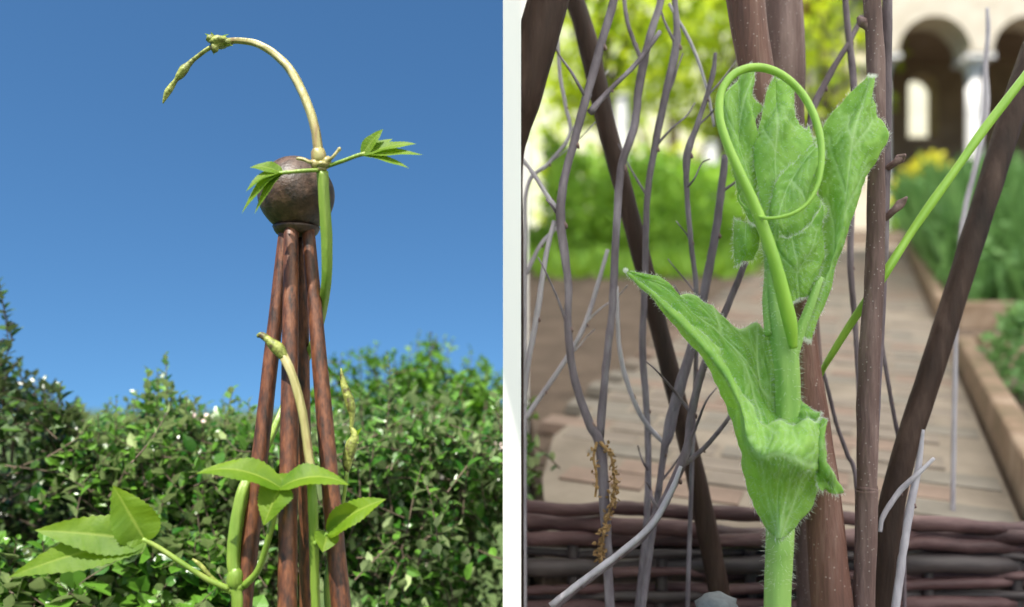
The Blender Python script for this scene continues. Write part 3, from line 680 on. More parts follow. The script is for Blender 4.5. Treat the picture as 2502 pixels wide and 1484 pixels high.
V, F = join(VV); o = mesh('dry_tassel', V, F, M['tassel'], tt, smooth=False, attrs={'rnd': rng.random(len(V))}); o['kind'] = 'stuff'
brush('tall thin stick with a crook near its top between two slanting stakes', [(1640, -90, .80, 18), (1650, 20, .80, 18), (1652, 110, .80, 26), (1622, 250, .80, 24), (1600, 360, .80, 22), (1582, 480, .80, 20), (1576, 680, .80, 20), (1570, 850, .80, 22), (1580, 1000, .80, 20), (1584, 1150, .80, 20), (1578, 1300, .80, 22), (1560, 1484, .80, 22)],
      [('twig_pale', (1635, 10, .80, 10), (1690, 110, .80, 11), (1725, 210, .80, 10), (1745, 310, .80, 9)), ((1522, -60, .81, 13), (1530, 40, .81, 13), (1552, 110, .81, 13), (1575, 160, .805, 15)),
       ('twig_pale', (1506, 700, .79, 12), (1515, 860, .79, 14), (1545, 970, .79, 15), (1582, 1040, .795, 15), (1625, 1085, .80, 14))], 'twig')
brush('slender stick with a knobbly node behind the curled leaf', [(1748, 130, .78, 10), (1742, 180, .78, 16), (1725, 240, .78, 15), (1702, 310, .78, 18), (1680, 375, .78, 24), (1678, 460, .78, 17), (1688, 590, .78, 16), (1702, 720, .785, 15), (1700, 900, .79, 14), (1690, 1150, .795, 14), (1680, 1484, .80, 14)], [], 'twig')
brush('long pale stick rising to the curled leaf with a forked foot', [(1772, 380, .79, 20), (1762, 470, .79, 24), (1748, 570, .79, 26), (1722, 710, .785, 26), (1695, 830, .78, 28), (1660, 950, .775, 36), (1630, 1060, .775, 26), (1612, 1180, .775, 20), (1590, 1330, .775, 22), (1570, 1484, .775, 22)],
      [((1660, 950, .775, 24), (1640, 1060, .77, 18), (1620, 1110, .77, 16), (1612, 1200, .77, 16))], 'twig')
brush('curved dark stick sweeping down to a pale shaft across the woven fence', [(1822, 640, .75, 20), (1785, 730, .75, 21), (1745, 830, .745, 22), (1712, 920, .74, 24), (1690, 1010, .74, 26), (1680, 1090, .735, 28), (1650, 1170, .73, 30), (1610, 1250, .73, 30), (1570, 1310, .725, 26), (1500, 1370, .72, 22), (1420, 1430, .715, 22), (1340, 1500, .71, 22)],
      [((1795, 1000, .745, 12), (1760, 1050, .74, 14), (1715, 1100, .738, 15), (1672, 1135, .735, 18)), ('twig_pale', (1664, 1140, .722, 12), (1640, 1200, .718, 18), (1590, 1285, .712, 20), (1505, 1358, .706, 20), (1420, 1422, .70, 20), (1345, 1480, .70, 20))], 'twig_dark')
brush('thin grey stick slanting to the ground against the partition', [(1485, 610, .82, 12), (1462, 690, .82, 14), (1430, 790, .82, 15), (1388, 870, .82, 15), (1330, 955, .82, 15), (1290, 1015, .82, 15), (1281, 1060, .82, 14), (1280, 1484, .82, 14)], [], 'twig_pale')
brush('thin bowed stick tucked between the partition and the glossy stake', [(1362, 80, .83, 10), (1368, 180, .83, 12), (1382, 260, .83, 12), (1392, 330, .83, 12), (1340, 400, .83, 12), (1290, 455, .83, 12), (1283, 640, .83, 12), (1282, 1484, .83, 12)], [((1362, 555, .83, 10), (1320, 600, .83, 13), (1286, 670, .83, 12))], 'twig_pale')
brush('dark twig with a side shoot rising left of the speckled sapling', [(2062, -90, .80, 18), (2065, 0, .80, 18), (2075, 100, .80, 20), (2086, 200, .80, 20), (2090, 300, .80, 18), (2082, 500, .80, 18), (2078, 650, .80, 19), (2090, 800, .80, 16), (2100, 1000, .80, 15), (2110, 1484, .80, 15)],
      [((2105, 40, .80, 16), (2080, 95, .80, 16), (2040, 160, .80, 18), (2010, 215, .80, 22), (1985, 270, .80, 22), (1975, 330, .80, 20))], 'twig_dark')
brush('thin brown twig slanting from behind the speckled sapling', [(2010, 900, .77, 10), (2025, 960, .77, 12), (2045, 1040, .77, 12), (2070, 1110, .77, 13), (2092, 1180, .77, 13), (2105, 1484, .77, 13)], [], 'twig_dark')
brush('thin brown twig reaching from the sapling to the long dark stake', [(2148, 780, .79, 10), (2158, 860, .79, 12), (2178, 980, .79, 12), (2196, 1080, .79, 13), (2205, 1200, .79, 13), (2210, 1484, .79, 13)], [], 'twig_dark')
brush('blurred pale twig with small buds in front of the marble column', [(2412, 20, 1.0, 10), (2414, 80, 1.0, 14), (2408, 160, 1.0, 14), (2410, 250, 1.0, 20), (2400, 330, 1.0, 18), (2378, 430, 1.0, 16), (2355, 530, 1.0, 16), (2340, 700, 1.0, 14), (2330, 1100, 1.0, 14), (2328, 1350, 1.0, 14)], [], 'twig_pale', ground=False)
brush('short pale forked stub in front of the woven fence', [(2256, 1050, .72, 8), (2244, 1140, .72, 20), (2226, 1230, .715, 24), (2208, 1340, .71, 24), (2188, 1484, .705, 26)], [((2282, 1120, .715, 10), (2240, 1160, .715, 16), (2195, 1205, .72, 18), (2158, 1262, .72, 16), (2150, 1300, .72, 12))], 'twig_pale')

# ------------------------------------------------------------------ woven wattle fence
wf = thing('wattle_fence', (0.6, .85, GZ), 'low fence of woven purple-brown withies along the edge of the path', 'fence')
rows = [  # v at left, v at middle, v at right, width, material, depth phase
    (1243, 1255, 1268, 36, 'withy', 0), (1276, 1312, 1308, 42, 'withy', 1), (1318, 1322, 1340, 34, 'withy', 0), (1352, 1352, 1362, 22, 'withy_dark', 1),
    (1384, 1380, 1376, 46, 'withy_dark', 0), (1396, 1408, 1404, 24, 'withy', 1), (1442, 1436, 1420, 28, 'withy', 0), (1456, 1452, 1452, 26, 'withy_dark', 1), (1484, 1480, 1478, 36, 'withy', 0)]
for k_ in range(13): rows.append((1518 + 36 * k_, 1516 + 36 * k_, 1516 + 36 * k_, 40, 'withy_dark' if k_ % 2 else 'withy', k_ % 2))
for i, (a, b, c, wd, mt, ph) in enumerate(rows):
    pts = []
    for j, u in enumerate(np.linspace(1278, 2760, 13)):
        f = (u - 1272) / (2502 - 1272); v = a + (b - a) * min(1, f / .5) if f < .5 else b + (c - b) * min(1, (f - .5) / .5)
        dd = .872 + (.008 if (j // 2 + ph) % 2 else -.008)
        if i == 0 and u > 1900: v += (u - 1900) * .05; 
        pts.append((u, v + rng.normal() * 3, dd, wd * rng.uniform(.88, 1.1)))
    tube('withy', pts, M[mt], wf, 10, 7, .24, i)
for i, u in enumerate(np.linspace(1400, 2700, 7)):
    top_ = 1300 if i % 3 else 1262
    tube('fence_stake', [(u, top_ + rng.uniform(20, 60), .872, 26), (u, 1500, .872, 30), (u, 1950, .872, 30)], M['withy_dark'], wf, 8, 4, .08, i)

# ------------------------------------------------------------------ hairy squash shoot
def seg_dist(S, T, segs):
    best = np.full(S.shape, 9.0)
    for (s0, t0), (s1, t1) in segs:
        dx, dy = s1 - s0, t1 - t0; l2 = dx * dx + dy * dy + 1e-9
        k = np.clip(((S - s0) * dx + (T - t0) * dy) / l2, 0, 1)
        best = np.minimum(best, np.hypot(S - s0 - k * dx, T - t0 - k * dy))
    return best
def surf_geo(net, nu=8, nv=8, crinkle=0.0008, cs=90, seed=0, veins=(), vw=0.03, pleat=0.0):
    """net rows of (u,v,d) control points -> thin sheet quilted between a branching vein network"""
    nu = int(nu * 1.6); nv = int(nv * 1.8)
    W = np.array([[tuple(P(*c)) for c in row] for row in net])
    a = np.array([catmull(r, nu) for r in W])                       # along
    b = np.stack([catmull(a[:, k, :], nv) for k in range(a.shape[1])], axis=1)
    nr, nc = b.shape[:2]
    du = np.gradient(b, axis=1); dv = np.gradient(b, axis=0); N = unit(np.cross(du, dv))
    S, T = np.meshgrid(np.linspace(0, 1, nc), np.linspace(0, 1, nr))
    asp = max(.2, np.linalg.norm(du, axis=2).mean() * nc / (np.linalg.norm(dv, axis=2).mean() * nr + 1e-9))   # length over width
    vr = np.random.default_rng(seed + 5)
    main = []; side = []
    for pl in veins:
        for (p0, p1) in zip(pl[:-1], pl[1:]):
            main.append((p0, p1))
            dx, dy = (p1[0] - p0[0]) * asp, p1[1] - p0[1]; ln = math.hypot(dx, dy)
            if ln < .12: continue
            for f in np.arange(.15, 1, .16 / max(ln, .16)):
                for sg in (1, -1):
                    an = math.atan2(dy, dx) + sg * vr.uniform(.6, 1.0); l_ = vr.uniform(.16, .34)
                    q = (p0[0] + (p1[0] - p0[0]) * f, p0[1] + (p1[1] - p0[1]) * f)
                    m_ = (q[0] + math.cos(an) * l_ * .5 / asp, q[1] + math.sin(an) * l_ * .5); an -= sg * .3
                    side += [(q, m_), (m_, (m_[0] + math.cos(an) * l_ * .5 / asp, m_[1] + math.sin(an) * l_ * .5))]
    sc2 = lambda L: [((p[0] * asp, p[1]), (q[0] * asp, q[1])) for p, q in L]
    vw2 = .022 * max(1, asp ** .5)
    d1 = seg_dist(S * asp, T, sc2(main)) if main else np.full(S.shape, 9.)
    d2 = seg_dist(S * asp, T, sc2(side)) if side else np.full(S.shape, 9.)
    vm = np.maximum(np.clip(1 - d1 / vw2, 0, 1), .6 * np.clip(1 - d2 / (vw2 * .62), 0, 1))
    quilt = np.minimum(np.clip(d1 / .13, 0, 1), .35 + .65 * np.clip(d2 / .09, 0, 1))
    V = []; rn = []
    edge = np.minimum(np.minimum(S, 1 - S) * asp, np.minimum(T, 1 - T))
    for i in range(nr):
        for j in range(nc):
            p = Vector(b[i, j]); nz = noise.fractal(p * cs * 1.6 + Vector((seed, 0, 0)), 1, 2, 3)
            big = noise.noise(p * 42 + Vector((seed * 1.7, 2, 0)))
            ruff = max(0, 1 - edge[i, j] / .12) * noise.noise(p * 120 + Vector((0, seed, 3)))
            V.append(b[i, j] + N[i, j] * (pleat * math.sin(T[i, j] * 8.5 + 3.2 * math.sin(S[i, j] * 4 + seed) + seed) * (.35 + .65 * (1 - S[i, j])) + .0026 * big + .0016 * ruff + .002 * (quilt[i, j] - .5) + crinkle * .4 * nz)); rn.append(.5 + .3 * nz + .18 * (quilt[i, j] - .5))
    vm = np.maximum(vm, .75 * np.clip(1 - edge / .012, 0, 1))
    F = [(i * nc + j, i * nc + j + 1, (i + 1) * nc + j + 1, (i + 1) * nc + j) for i in range(nr - 1) for j in range(nc - 1)]
    border = [i * nc + j for i in range(nr) for j in range(nc) if i in (0, nr - 1) or j in (0, nc - 1)]
    return np.array(V), F, N.reshape(-1, 3), vm.ravel().tolist(), rn, border

HAIR = []
def hairs(pts, nrm, n, ln, spread=.5, wd=.00016):
    n = int(n * 1.7); wd *= .62
    idx = rng.integers(0, len(pts), n)
    for i in idx:
        p = pts[i] + rng.normal(size=3) * .0006; d = nrm[i] + rng.normal(size=3) * spread; d /= np.linalg.norm(d) + 1e-9
        l = ln * rng.uniform(.5, 1.3); s = np.cross(d, [0.1, 1, .2]); s = s / (np.linalg.norm(s) + 1e-9) * wd
        c = p + d * l * .5 + np.array([0, 0, -1]) * l * .06; e = p + d * l + np.array([0, 0, -1]) * l * .2
        HAIR.append((p - s, p + s, c + s * .7, c - s * .7, e))
sq = thing('squash_vine', (P(1903, 1484, .64).x, .64, GZ), 'hairy young squash shoot with crumpled green leaves and a looping tendril', 'squash plant')
def sq_leaf(name, net, label=None, nu=8, nv=8, crinkle=.0009, seed=0, veins=(), vw=.03, edge_h=200, face_h=150, flip=1, cs=90):
    V, F, N, ve, rn, bd = surf_geo(net, nu, nv, crinkle, cs, seed, veins, vw, .0042 if crinkle > .00115 else (.0018 if name == 'upper_leaf' else 0))
    o = mesh(name, V, F, M['sq_leaf'], sq, attrs={'vein': ve, 'rnd': rn})
    so_ = o.modifiers.new('thickness', 'SOLIDIFY'); so_.thickness = .0003; so_.offset = 0
    if label: o['label'] = label
    c = V.mean(axis=0); bd = np.array(bd)
    out = unit(V[bd] - c + rng.normal(size=(len(bd), 3)) * .002)
    hairs(V[bd], out, edge_h, .0032, .4)
    fn = N * np.where((N[:, 1:2] > 0), -1, 1); hairs(V, fn, face_h, .0024, .6, .00013)
    return o
def sq_tube(name, pts, mat, nh=0, ln=.004, sides=14, n=8, rough=.04):
    q = px_path(pts); fl = .07 if mat is M['sq_stem'] else .03; V, F, N = tube_geo(q, 24 if fl > .05 else sides, n, rough, flute=fl); o = mesh(name, V, F, mat, sq)
    if nh: 
        vis = V[:, 2] > .82; hairs(V[vis], N[vis], nh, ln, .35)
    return o
sq_tube('stem', [(1905, 2276, .64, 60), (1898, 1900, .64, 62), (1900, 1484, .64, 62), (1904, 1380, .64, 64), (1908, 1310, .64, 66), (1918, 1180, .655, 62), (1926, 1020, .65, 58), (1924, 900, .645, 60), (1912, 810, .645, 62), (1900, 740, .648, 50), (1888, 660, .65, 40)], M['sq_stem'], 700, .0045)
# lower cupped leaf: outer face, folded rim, inner face
C0 = [(1530, 664, .655), (1600, 738, .655), (1672, 815, .655), (1735, 900, .652), (1785, 1005, .648), (1812, 1105, .645), (1832, 1205, .642), (1868, 1285, .640), (1905, 1318, .622), (1945, 1290, .632), (1982, 1232, .638), (2003, 1175, .642)]
Cl = [(1530, 664, .655), (1603, 736, .652), (1682, 815, .646), (1746, 895, .637), (1798, 990, .630), (1822, 1090, .626), (1846, 1165, .624), (1876, 1205, .621), (1908, 1215, .618), (1942, 1205, .621), (1972, 1180, .626), (2000, 1160, .632)]
Cm = [(1530, 664, .655), (1606, 734, .647), (1690, 815, .634), (1755, 890, .616), (1806, 985, .600), (1830, 1080, .590), (1862, 1112, .583), (1895, 1106, .580), (1925, 1112, .580), (1958, 1126, .584), (1986, 1136, .596), (2004, 1128, .616)]
C1 = [(1530, 664, .655), (1614, 724, .648), (1698, 800, .643), (1758, 852, .636), (1800, 940, .624), (1842, 992, .616), (1866, 1034, .611), (1908, 1026, .611), (1940, 1038, .612), (1972, 1022, .614), (1994, 1030, .618), (2008, 1018, .626)]
C1b = [(1531, 663, .655), (1616, 718, .65), (1699, 793, .648), (1762, 846, .642), (1806, 930, .632), (1848, 984, .626), (1872, 1022, .624), (1908, 1017, .624), (1940, 1026, .624), (1970, 1014, .624), (1992, 1022, .624), (2006, 1015, .628)]
C2 = [(1531, 663, .655), (1622, 700, .656), (1702, 768, .662), (1775, 826, .664), (1830, 893, .66), (1862, 955, .66), (1884, 990, .656), (1910, 1004, .65), (1940, 1010, .646), (1970, 1010, .64), (1992, 1018, .634), (2006, 1016, .632)]
C3 = [(1531, 663, .655), (1606, 672, .66), (1650, 718, .664), (1694, 716, .670), (1752, 756, .676), (1806, 800, .682), (1850, 788, .686), (1885, 830, .686), (1915, 900, .68), (1945, 950, .668), (1975, 990, .655), (2000, 1010, .64)]
C1x = [(u, v + 26 * min(1, i / 3) * (1 if i < 10 else .3), d + .02 * min(1, i / 3)) for i, (u, v, d) in enumerate(C1)]
def cup_leaf():
    A_ = surf_geo([C0, Cl, Cm, C1], 10, 11, .0011, 90, 2, [[(.72, 0), (.6, .35), (.52, .66)], [(.72, 0), (.7, .4), (.72, .66)], [(.72, 0), (.78, .4), (.8, .64)], [(.74, 0), (.84, .35), (.93, .66)], [(.36, .55), (.5, .64), (.8, .66), (1, .66)], [(0, 1), (1, 1)], [(.3, .66), (.4, .3)]], .022)
    B_ = surf_geo([C1x, C2, C3], 10, 11, .0016, 90, 5, [[(.0, .5), (.3, .5), (.7, .6)], [(.25, .5), (.35, 1)], [(.45, .55), (.55, 1)], [(.3, .5), (.5, .1)], [(0, 1), (1, 1)]], .03)
    V, F = join([(A_[0], A_[1]), (B_[0], B_[1])])
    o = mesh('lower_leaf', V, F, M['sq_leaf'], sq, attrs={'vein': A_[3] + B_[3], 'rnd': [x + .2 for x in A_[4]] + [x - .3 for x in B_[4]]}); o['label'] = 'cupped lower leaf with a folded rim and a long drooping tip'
    m_ = o.modifiers.new('thickness', 'SOLIDIFY'); m_.thickness = .0003; m_.offset = 0
    for G, up_ in ((A_, .5), (B_, .8)):
        bd = np.array(G[5]); c = G[0].mean(axis=0); out = unit(unit(G[0][bd] - c) + np.array([0, -.3, up_ * .5])); hairs(G[0][bd], out, 520, .0034, .4)
        fn = G[2] * np.where(G[2][:, 1:2] > 0, -1, 1); hairs(G[0], fn, 1100, .0024, .6, .00013)
cup_leaf()
sq_leaf('leaf_flap', [[(2004, 1022, .622), (2012, 1070, .622), (2034, 1130, .625), (2062, 1205, .628)], [(1998, 1060, .616), (2006, 1110, .612), (2022, 1160, .615), (2040, 1208, .624)], [(1988, 1110, .618), (1992, 1160, .616), (2004, 1196, .620), (2012, 1190, .632)]], None, 8, 8, .0012, 3, [[(0, .5), (1, .4)]], .08, 160, 120)
# right-hand leaf, folded along its midrib
sq_leaf('upper_leaf', [[(2126, 190, .648), (2060, 250, .655), (2008, 318, .66), (2006, 420, .66), (2004, 540, .658), (1998, 650, .652), (1985, 730, .645), (1960, 820, .642)],
                      [(2126, 190, .647), (2088, 262, .646), (2050, 335, .644), (2036, 430, .644), (2030, 550, .644), (2015, 660, .644), (1990, 740, .642), (1962, 822, .640)],
                      [(2127, 190, .646), (2106, 262, .640), (2085, 330, .635), (2074, 430, .632), (2056, 560, .634), (2024, 668, .638), (1996, 745, .638), (1965, 825, .638)],
                      [(2128, 190, .648), (2124, 258, .645), (2128, 330, .640), (2106, 410, .640), (2076, 520, .642), (2040, 640, .644), (2004, 745, .642), (1968, 828, .640)],
                      [(2128, 190, .650), (2138, 262, .652), (2168, 335, .648), (2122, 412, .654), (2086, 505, .656), (2052, 610, .654), (2012, 730, .648), (1974, 832, .642)]],
        'pointed upper leaf folded along a pale midrib', 8, 9, .001, 5, [[(0, .5), (1, .5)], [(.35, .5), (.2, .85)], [(.5, .5), (.3, .1)], [(.3, .5), (.18, .2)], [(.55, .5), (.42, .9)], [(.7, .5), (.5, .15)]], .03, 800, 700)
# crumpled centre leaves
sq_leaf('upper_leaf', [[(1832, 152, .66), (1800, 195, .658), (1772, 262, .655), (1776, 350, .65), (1796, 450, .645), (1830, 540, .645)],
                      [(1836, 180, .656), (1812, 240, .648), (1800, 310, .642), (1806, 390, .638), (1824, 470, .638), (1850, 550, .642)],
                      [(1842, 220, .654), (1832, 265, .648), (1828, 330, .642), (1836, 400, .640), (1850, 480, .640), (1868, 560, .642)],
                      [(1850, 268, .66), (1850, 290, .655), (1856, 345, .65), (1862, 410, .648), (1874, 490, .646), (1886, 570, .645)]], 'crumpled leaf lobe inside the loop of the tendril', 8, 9, .0014, 8, [[(0, .4), (.5, .45), (1, .6)], [(.3, .42), (.2, .05)], [(.5, .45), (.4, .05)], [(.6, .5), (.5, .95)]], .035, 600, 500)
sq_leaf('upper_leaf', [[(1888, 195, .66), (1872, 250, .655), (1852, 300, .648), (1846, 380, .642), (1858, 470, .638), (1872, 560, .64)],
                      [(1900, 185, .662), (1900, 250, .65), (1892, 310, .638), (1888, 390, .632), (1890, 480, .632), (1892, 570, .638)],
                      [(1916, 205, .664), (1926, 262, .652), (1930, 320, .642), (1930, 400, .636), (1920, 490, .636), (1910, 580, .64)],
                      [(1936, 238, .668), (1955, 290, .660), (1978, 335, .652), (1968, 410, .648), (1946, 500, .645), (1925, 590, .645)]], None, 8, 9, .0015, 11, [[(0, .3), (.5, .4), (1, .5)], [(.35, .35), (.3, .95)], [(.55, .4), (.4, .05)]], .035, 600, 500)
sq_leaf('upper_leaf', [[(1996, 345, .645), (1950, 385, .636), (1905, 440, .630), (1880, 510, .628), (1868, 560, .632), (1876, 600, .638)],
                      [(1998, 380, .640), (1960, 425, .630), (1925, 475, .624), (1902, 530, .622), (1892, 575, .628), (1900, 625, .636)],
                      [(2002, 440, .642), (1975, 480, .634), (1950, 520, .626), (1928, 558, .622), (1916, 590, .628), (1920, 650, .638)],
                      [(2008, 520, .646), (1996, 548, .640), (1975, 570, .634), (1950, 590, .632), (1938, 625, .636), (1942, 690, .642)]], 'small cupped leaf with a pale downy rim', 8, 9, .0012, 14, [[(0, .1), (.5, .3), (1, .5)], [(.3, .2), (.3, .8)]], .035, 560, 450)
sq_leaf('upper_leaf', [[(1878, 548, .638), (1868, 590, .640), (1880, 650, .642), (1905, 700, .642), (1935, 738, .642)],
                      [(1905, 578, .626), (1900, 615, .628), (1912, 660, .632), (1928, 700, .636), (1942, 732, .640)],
                      [(1940, 580, .622), (1942, 615, .626), (1948, 655, .630), (1952, 695, .634), (1955, 728, .640)],
                      [(1976, 548, .626), (1982, 595, .630), (1980, 640, .634), (1974, 685, .638), (1966, 724, .642)],
                      [(2008, 490, .640), (2012, 560, .642), (2008, 630, .642), (1996, 680, .642), (1978, 722, .644)]], None, 9, 9, .001, 17, [[(.0, .5), (1, .5)], [(.6, .5), (.1, .15)], [(.6, .5), (.15, .85)]], .03, 600, 500)
sq_leaf('leaf_bud', [[(1796, 535, .66), (1794, 590, .658), (1798, 650, .66)], [(1822, 545, .648), (1820, 600, .645), (1815, 640, .652)], [(1850, 560, .655), (1852, 600, .652), (1842, 635, .656)]], None, 8, 8, .0008, 20, [[(0, .5), (1, .5)]], .06, 200, 160)
sq_leaf('leaf_bud', [[(1975, 318, .66), (1960, 345, .655), (1948, 385, .65)], [(1990, 335, .655), (1982, 365, .65), (1965, 400, .645)], [(2000, 372, .655), (1995, 390, .65), (1988, 420, .645)]], None, 7, 7, .0012, 23, (), .05, 160, 120)
sq_tube('leaf_stalk', [(1935, 880, .642, 26), (1952, 820, .64, 26), (1972, 770, .638, 24), (1996, 705, .636, 20), (2008, 680, .636, 14)], M['sq_stem'], 160, .0035)
sq_tube('leaf_stalk', [(1880, 820, .645, 22), (1876, 740, .65, 24), (1880, 660, .65, 24), (1872, 590, .648, 20)], M['sq_stem'], 160, .0035)
sq_tube('looping_tendril', [(1938, 850, .628, 20), (1930, 790, .622, 34), (1908, 700, .616, 34), (1886, 620, .612, 31), (1862, 550, .610, 30), (1838, 490, .608, 27), (1806, 420, .606, 24), (1774, 345, .606, 22), (1758, 285, .607, 21), (1762, 228, .61, 20), (1788, 186, .612, 20), (1828, 167, .614, 20), (1874, 168, .614, 20), (1920, 190, .612, 19), (1962, 232, .61, 18), (1992, 290, .606, 18), (2006, 350, .603, 17), (2006, 410, .60, 15), (1994, 462, .598, 12), (1966, 504, .597, 10), (1924, 527, .598, 9), (1872, 534, .602, 8), (1836, 520, .612, 7), (1810, 497, .616, 6), (1803, 476, .616, 5), (1812, 462, .612, 2)], M['tendril'], 60, .0025, 12, 8, .02)
V = []; F = []; off = 0
for h in HAIR:
    V += list(h); F += [(off, off + 1, off + 2, off + 3), (off + 3, off + 2, off + 4)]; off += 5
o = mesh('hairs', np.array(V), F, M['hair'], sq, smooth=False, attrs={'rnd': np.full(len(V), .5)}); o['kind'] = 'stuff'

tg = thing('climbing_tendril', (P(2010, 1484, .74).x, .74, GZ), 'long straight green tendril rising behind the sapling to the dark stake', 'tendril')
tube('stem', to_ground([(2640, 10, .66, 22), (2502, 190, .665, 22), (2402, 320, .67, 23), (2340, 408, .672, 20), (2278, 494, .675, 23), (2220, 578, .678, 20), (2160, 672, .68, 23), (2080, 790, .70, 20), (2030, 870, .715, 17), (2008, 910, .73, 13), (1992, 960, .74, 12), (1985, 1100, .74, 12), (1990, 1484, .74, 12)]), M['tendril'], tg, 12, 8, .04, world=True)

pv, pf = blob_geo(1752, 1480, .70, 100, 60, 4); o = mesh('pebble', pv, pf, M['pebble'], origin=Vector((P(1752, 1505, .70)))); tag(o, 'rounded blue-grey stone propped at the foot of the brushwood', 'stone')

# ------------------------------------------------------------------ background planting
def clump(name, label, cat, cx, cy, rx, ry, z0, z1, n, leaf, mat, W=.5, up=.6, trunk=0, group=None, kind=None):
    t = thing(name, (cx, cy, z0 if not trunk else zg(cy)), label, cat, group)
    th = rng.random(n) * 2 * math.pi; r = rng.random(n) ** .5; h = rng.random(n)
    lump = np.array([noise.noise(Vector((math.cos(a) * 2, math.sin(a) * 2, b * 3)) + Vector((cx, cy, 0))) for a, b in zip(th, h)])
    k = 1 + .35 * lump
    prof = np.sqrt(np.clip(1 - (h * 2 - 1) ** 2, .05, 1)) if trunk else np.sqrt(np.clip(1 - h ** 2, .05, 1))
    C = np.stack([cx + rx * r * k * prof * np.cos(th), cy + ry * r * k * prof * np.sin(th), z0 + (z1 - z0) * h * (1 + .2 * lump)], 1)
    ok = C[:, 0] > .12 + .02 * cy; C = C[ok]; n = len(C)
    A = rnd_unit(n) + np.array([0, 0, up]); N = rnd_unit(n) * .8 + np.array([0, -.5, .7])
    leaf_mesh('crown' if trunk else 'foliage', C, A, N, leaf * rng.uniform(.6, 1.3, n), mat, t, W)
    if trunk:
        zb = zg(cy); V, F, _ = tube_geo([(cx, cy, zb - .02, trunk), (cx + .05, cy, (zb + z0) / 2, trunk * .8), (cx - .03, cy, z0 + (z1 - z0) * .6, trunk * .4)], 10, 6, .1)
        mesh('trunk', V, F, M['bark'], t)
        VV = []
        for i in range(7):
            a = rng.random() * 6.28; VV.append(tube_geo([(cx, cy, z0, trunk * .45), (cx + rx * .4 * math.cos(a), cy + ry * .4 * math.sin(a), z0 + (z1 - z0) * .4, trunk * .25), (cx + rx * .75 * math.cos(a), cy + ry * .75 * math.sin(a), z0 + (z1 - z0) * .6, trunk * .1)], 6, 4)[:2])
        V, F = join(VV); mesh('limbs', V, F, M['bark'], t)
    return t
def at(u, d): return (u - CU) / FPX * d
clump('garden_tree', 'sunlit yellow-green tree behind the brushwood', 'tree', at(1470, 7.8), 7.8, 1.15, .9, 3.7, 6.2, 2300, .13, M['bg_yellow'], .6, 0, .07)
clump('garden_tree', 'sunlit yellow-green tree between the thick stakes and the brushwood', 'tree', at(1760, 8.6), 8.6, .95, .8, 3.8, 6.4, 1700, .13, M['bg_yellow'], .6, 0, .07)
clump('garden_tree', 'bright pale yellow tree beside the stone arcade', 'tree', at(2020, 9.6), 9.6, .75, .7, 3.7, 6.8, 1200, .13, M['bg_yellow'], .6, 0, .07)
clump('garden_tree', 'far yellow-green tree closing the gap behind the nearer trees', 'tree', at(1650, 13), 13, 3.2, 1.2, 3.4, 8.6, 2600, .2, M['bg_yellow'], .6, 0, .12)
for i, (u, d, rx, hh, lab) in enumerate([(1300, 4.7, .35, .5, 'bright green herb clump next to the white partition'), (1420, 4.9, .36, .56, 'bright green herb clump behind the slanting stake'), (1560, 4.8, .34, .52, 'bright green herb clump behind the forked grey stick'), (1690, 5.0, .36, .5, 'bright green herb clump behind the knobbly stick'), (1800, 5.3, .36, .55, 'bright green herb clump behind the squash shoot')]):
    clump('herb_clump', lab, 'herb', at(u, d), d, rx, .35, zg(d) - .02, zg(d) + hh, 1300, .06, M['bg_green'], .4, .8, group='green herbs beside the path')
for i, (u, d, rx, hh, lab) in enumerate([(1330, 6.4, .6, .7, 'pale sunlit bush behind the herbs next to the partition'), (1600, 6.6, .6, .6, 'pale sunlit bush behind the middle herbs')]):
    clump('low_bush', lab, 'bush', at(u, d), d, rx, .4, zg(d) - .02, zg(d) + hh, 1500, .07, M['bg_green'], .45, .8)
clump('leafy_bush', 'blue-green leafy bush beside the edging board', 'bush', at(2500, 1.6), 1.6, .085, .1, zg(1.6) - .01, zg(1.6) + .17, 420, .026, M['bg_blue'], .6, .5)
clump('flower_clump', 'yellow flowering clump in front of the stone arch', 'flowers', at(2265, 7.2), 7.2, .3, .25, zg(7.2) + .25, zg(7.2) + .62, 900, .06, M['flower'], .6, .4)
clump('flower_clump', 'green stems and leaves under the yellow flowers', 'herb', at(2265, 7.25), 7.25, .4, .3, zg(7.2) - .02, zg(7.2) + .35, 900, .08, M['bg_green'], .3, 1)
# tall herbs on the right: blades nobody could count
n = 9000
yy = rng.uniform(2.5, 6.4, n); xx = ex(yy) + .06 + rng.uniform(0, 1, n) ** 1.1 * 2.2
C = np.stack([xx, yy, 0.59 + .27 * yy], 1); A = np.stack([rng.normal(size=n) * .22, rng.normal(size=n) * .22, np.ones(n)], 1)
N = np.stack([rng.normal(size=n) * .6, -np.ones(n), rng.normal(size=n) * .3], 1)
hgt = (.28 + .3 * np.array([noise.noise(Vector((a * 1.4, b * 1.4, 0))) * .5 + .5 for a, b in zip(xx, yy)])) * rng.uniform(.7, 1.25, n) * np.clip((yy - 2.0) / 1.2, .4, 1)
C2_ = C + A * (hgt * rng.uniform(.3, .9, n))[:, None]
V1, F1 = leaves_geo(C, A, N, hgt, .05); V2, F2 = leaves_geo(C2_, unit(rng.normal(size=(n, 3))) + np.array([0, 0, .6]), N, np.full(n, .05), .4)
V, F = join([(V1, F1), (V2, F2)])
o = mesh('tall_herbs', V, F, M['bg_blue'], attrs={'rnd': np.concatenate([np.repeat(rng.random(n), 8)] * 2)}, smooth=False)
tag(o, 'mass of tall soft green herbs filling the bed beyond the edging', 'herbs', kind='stuff')
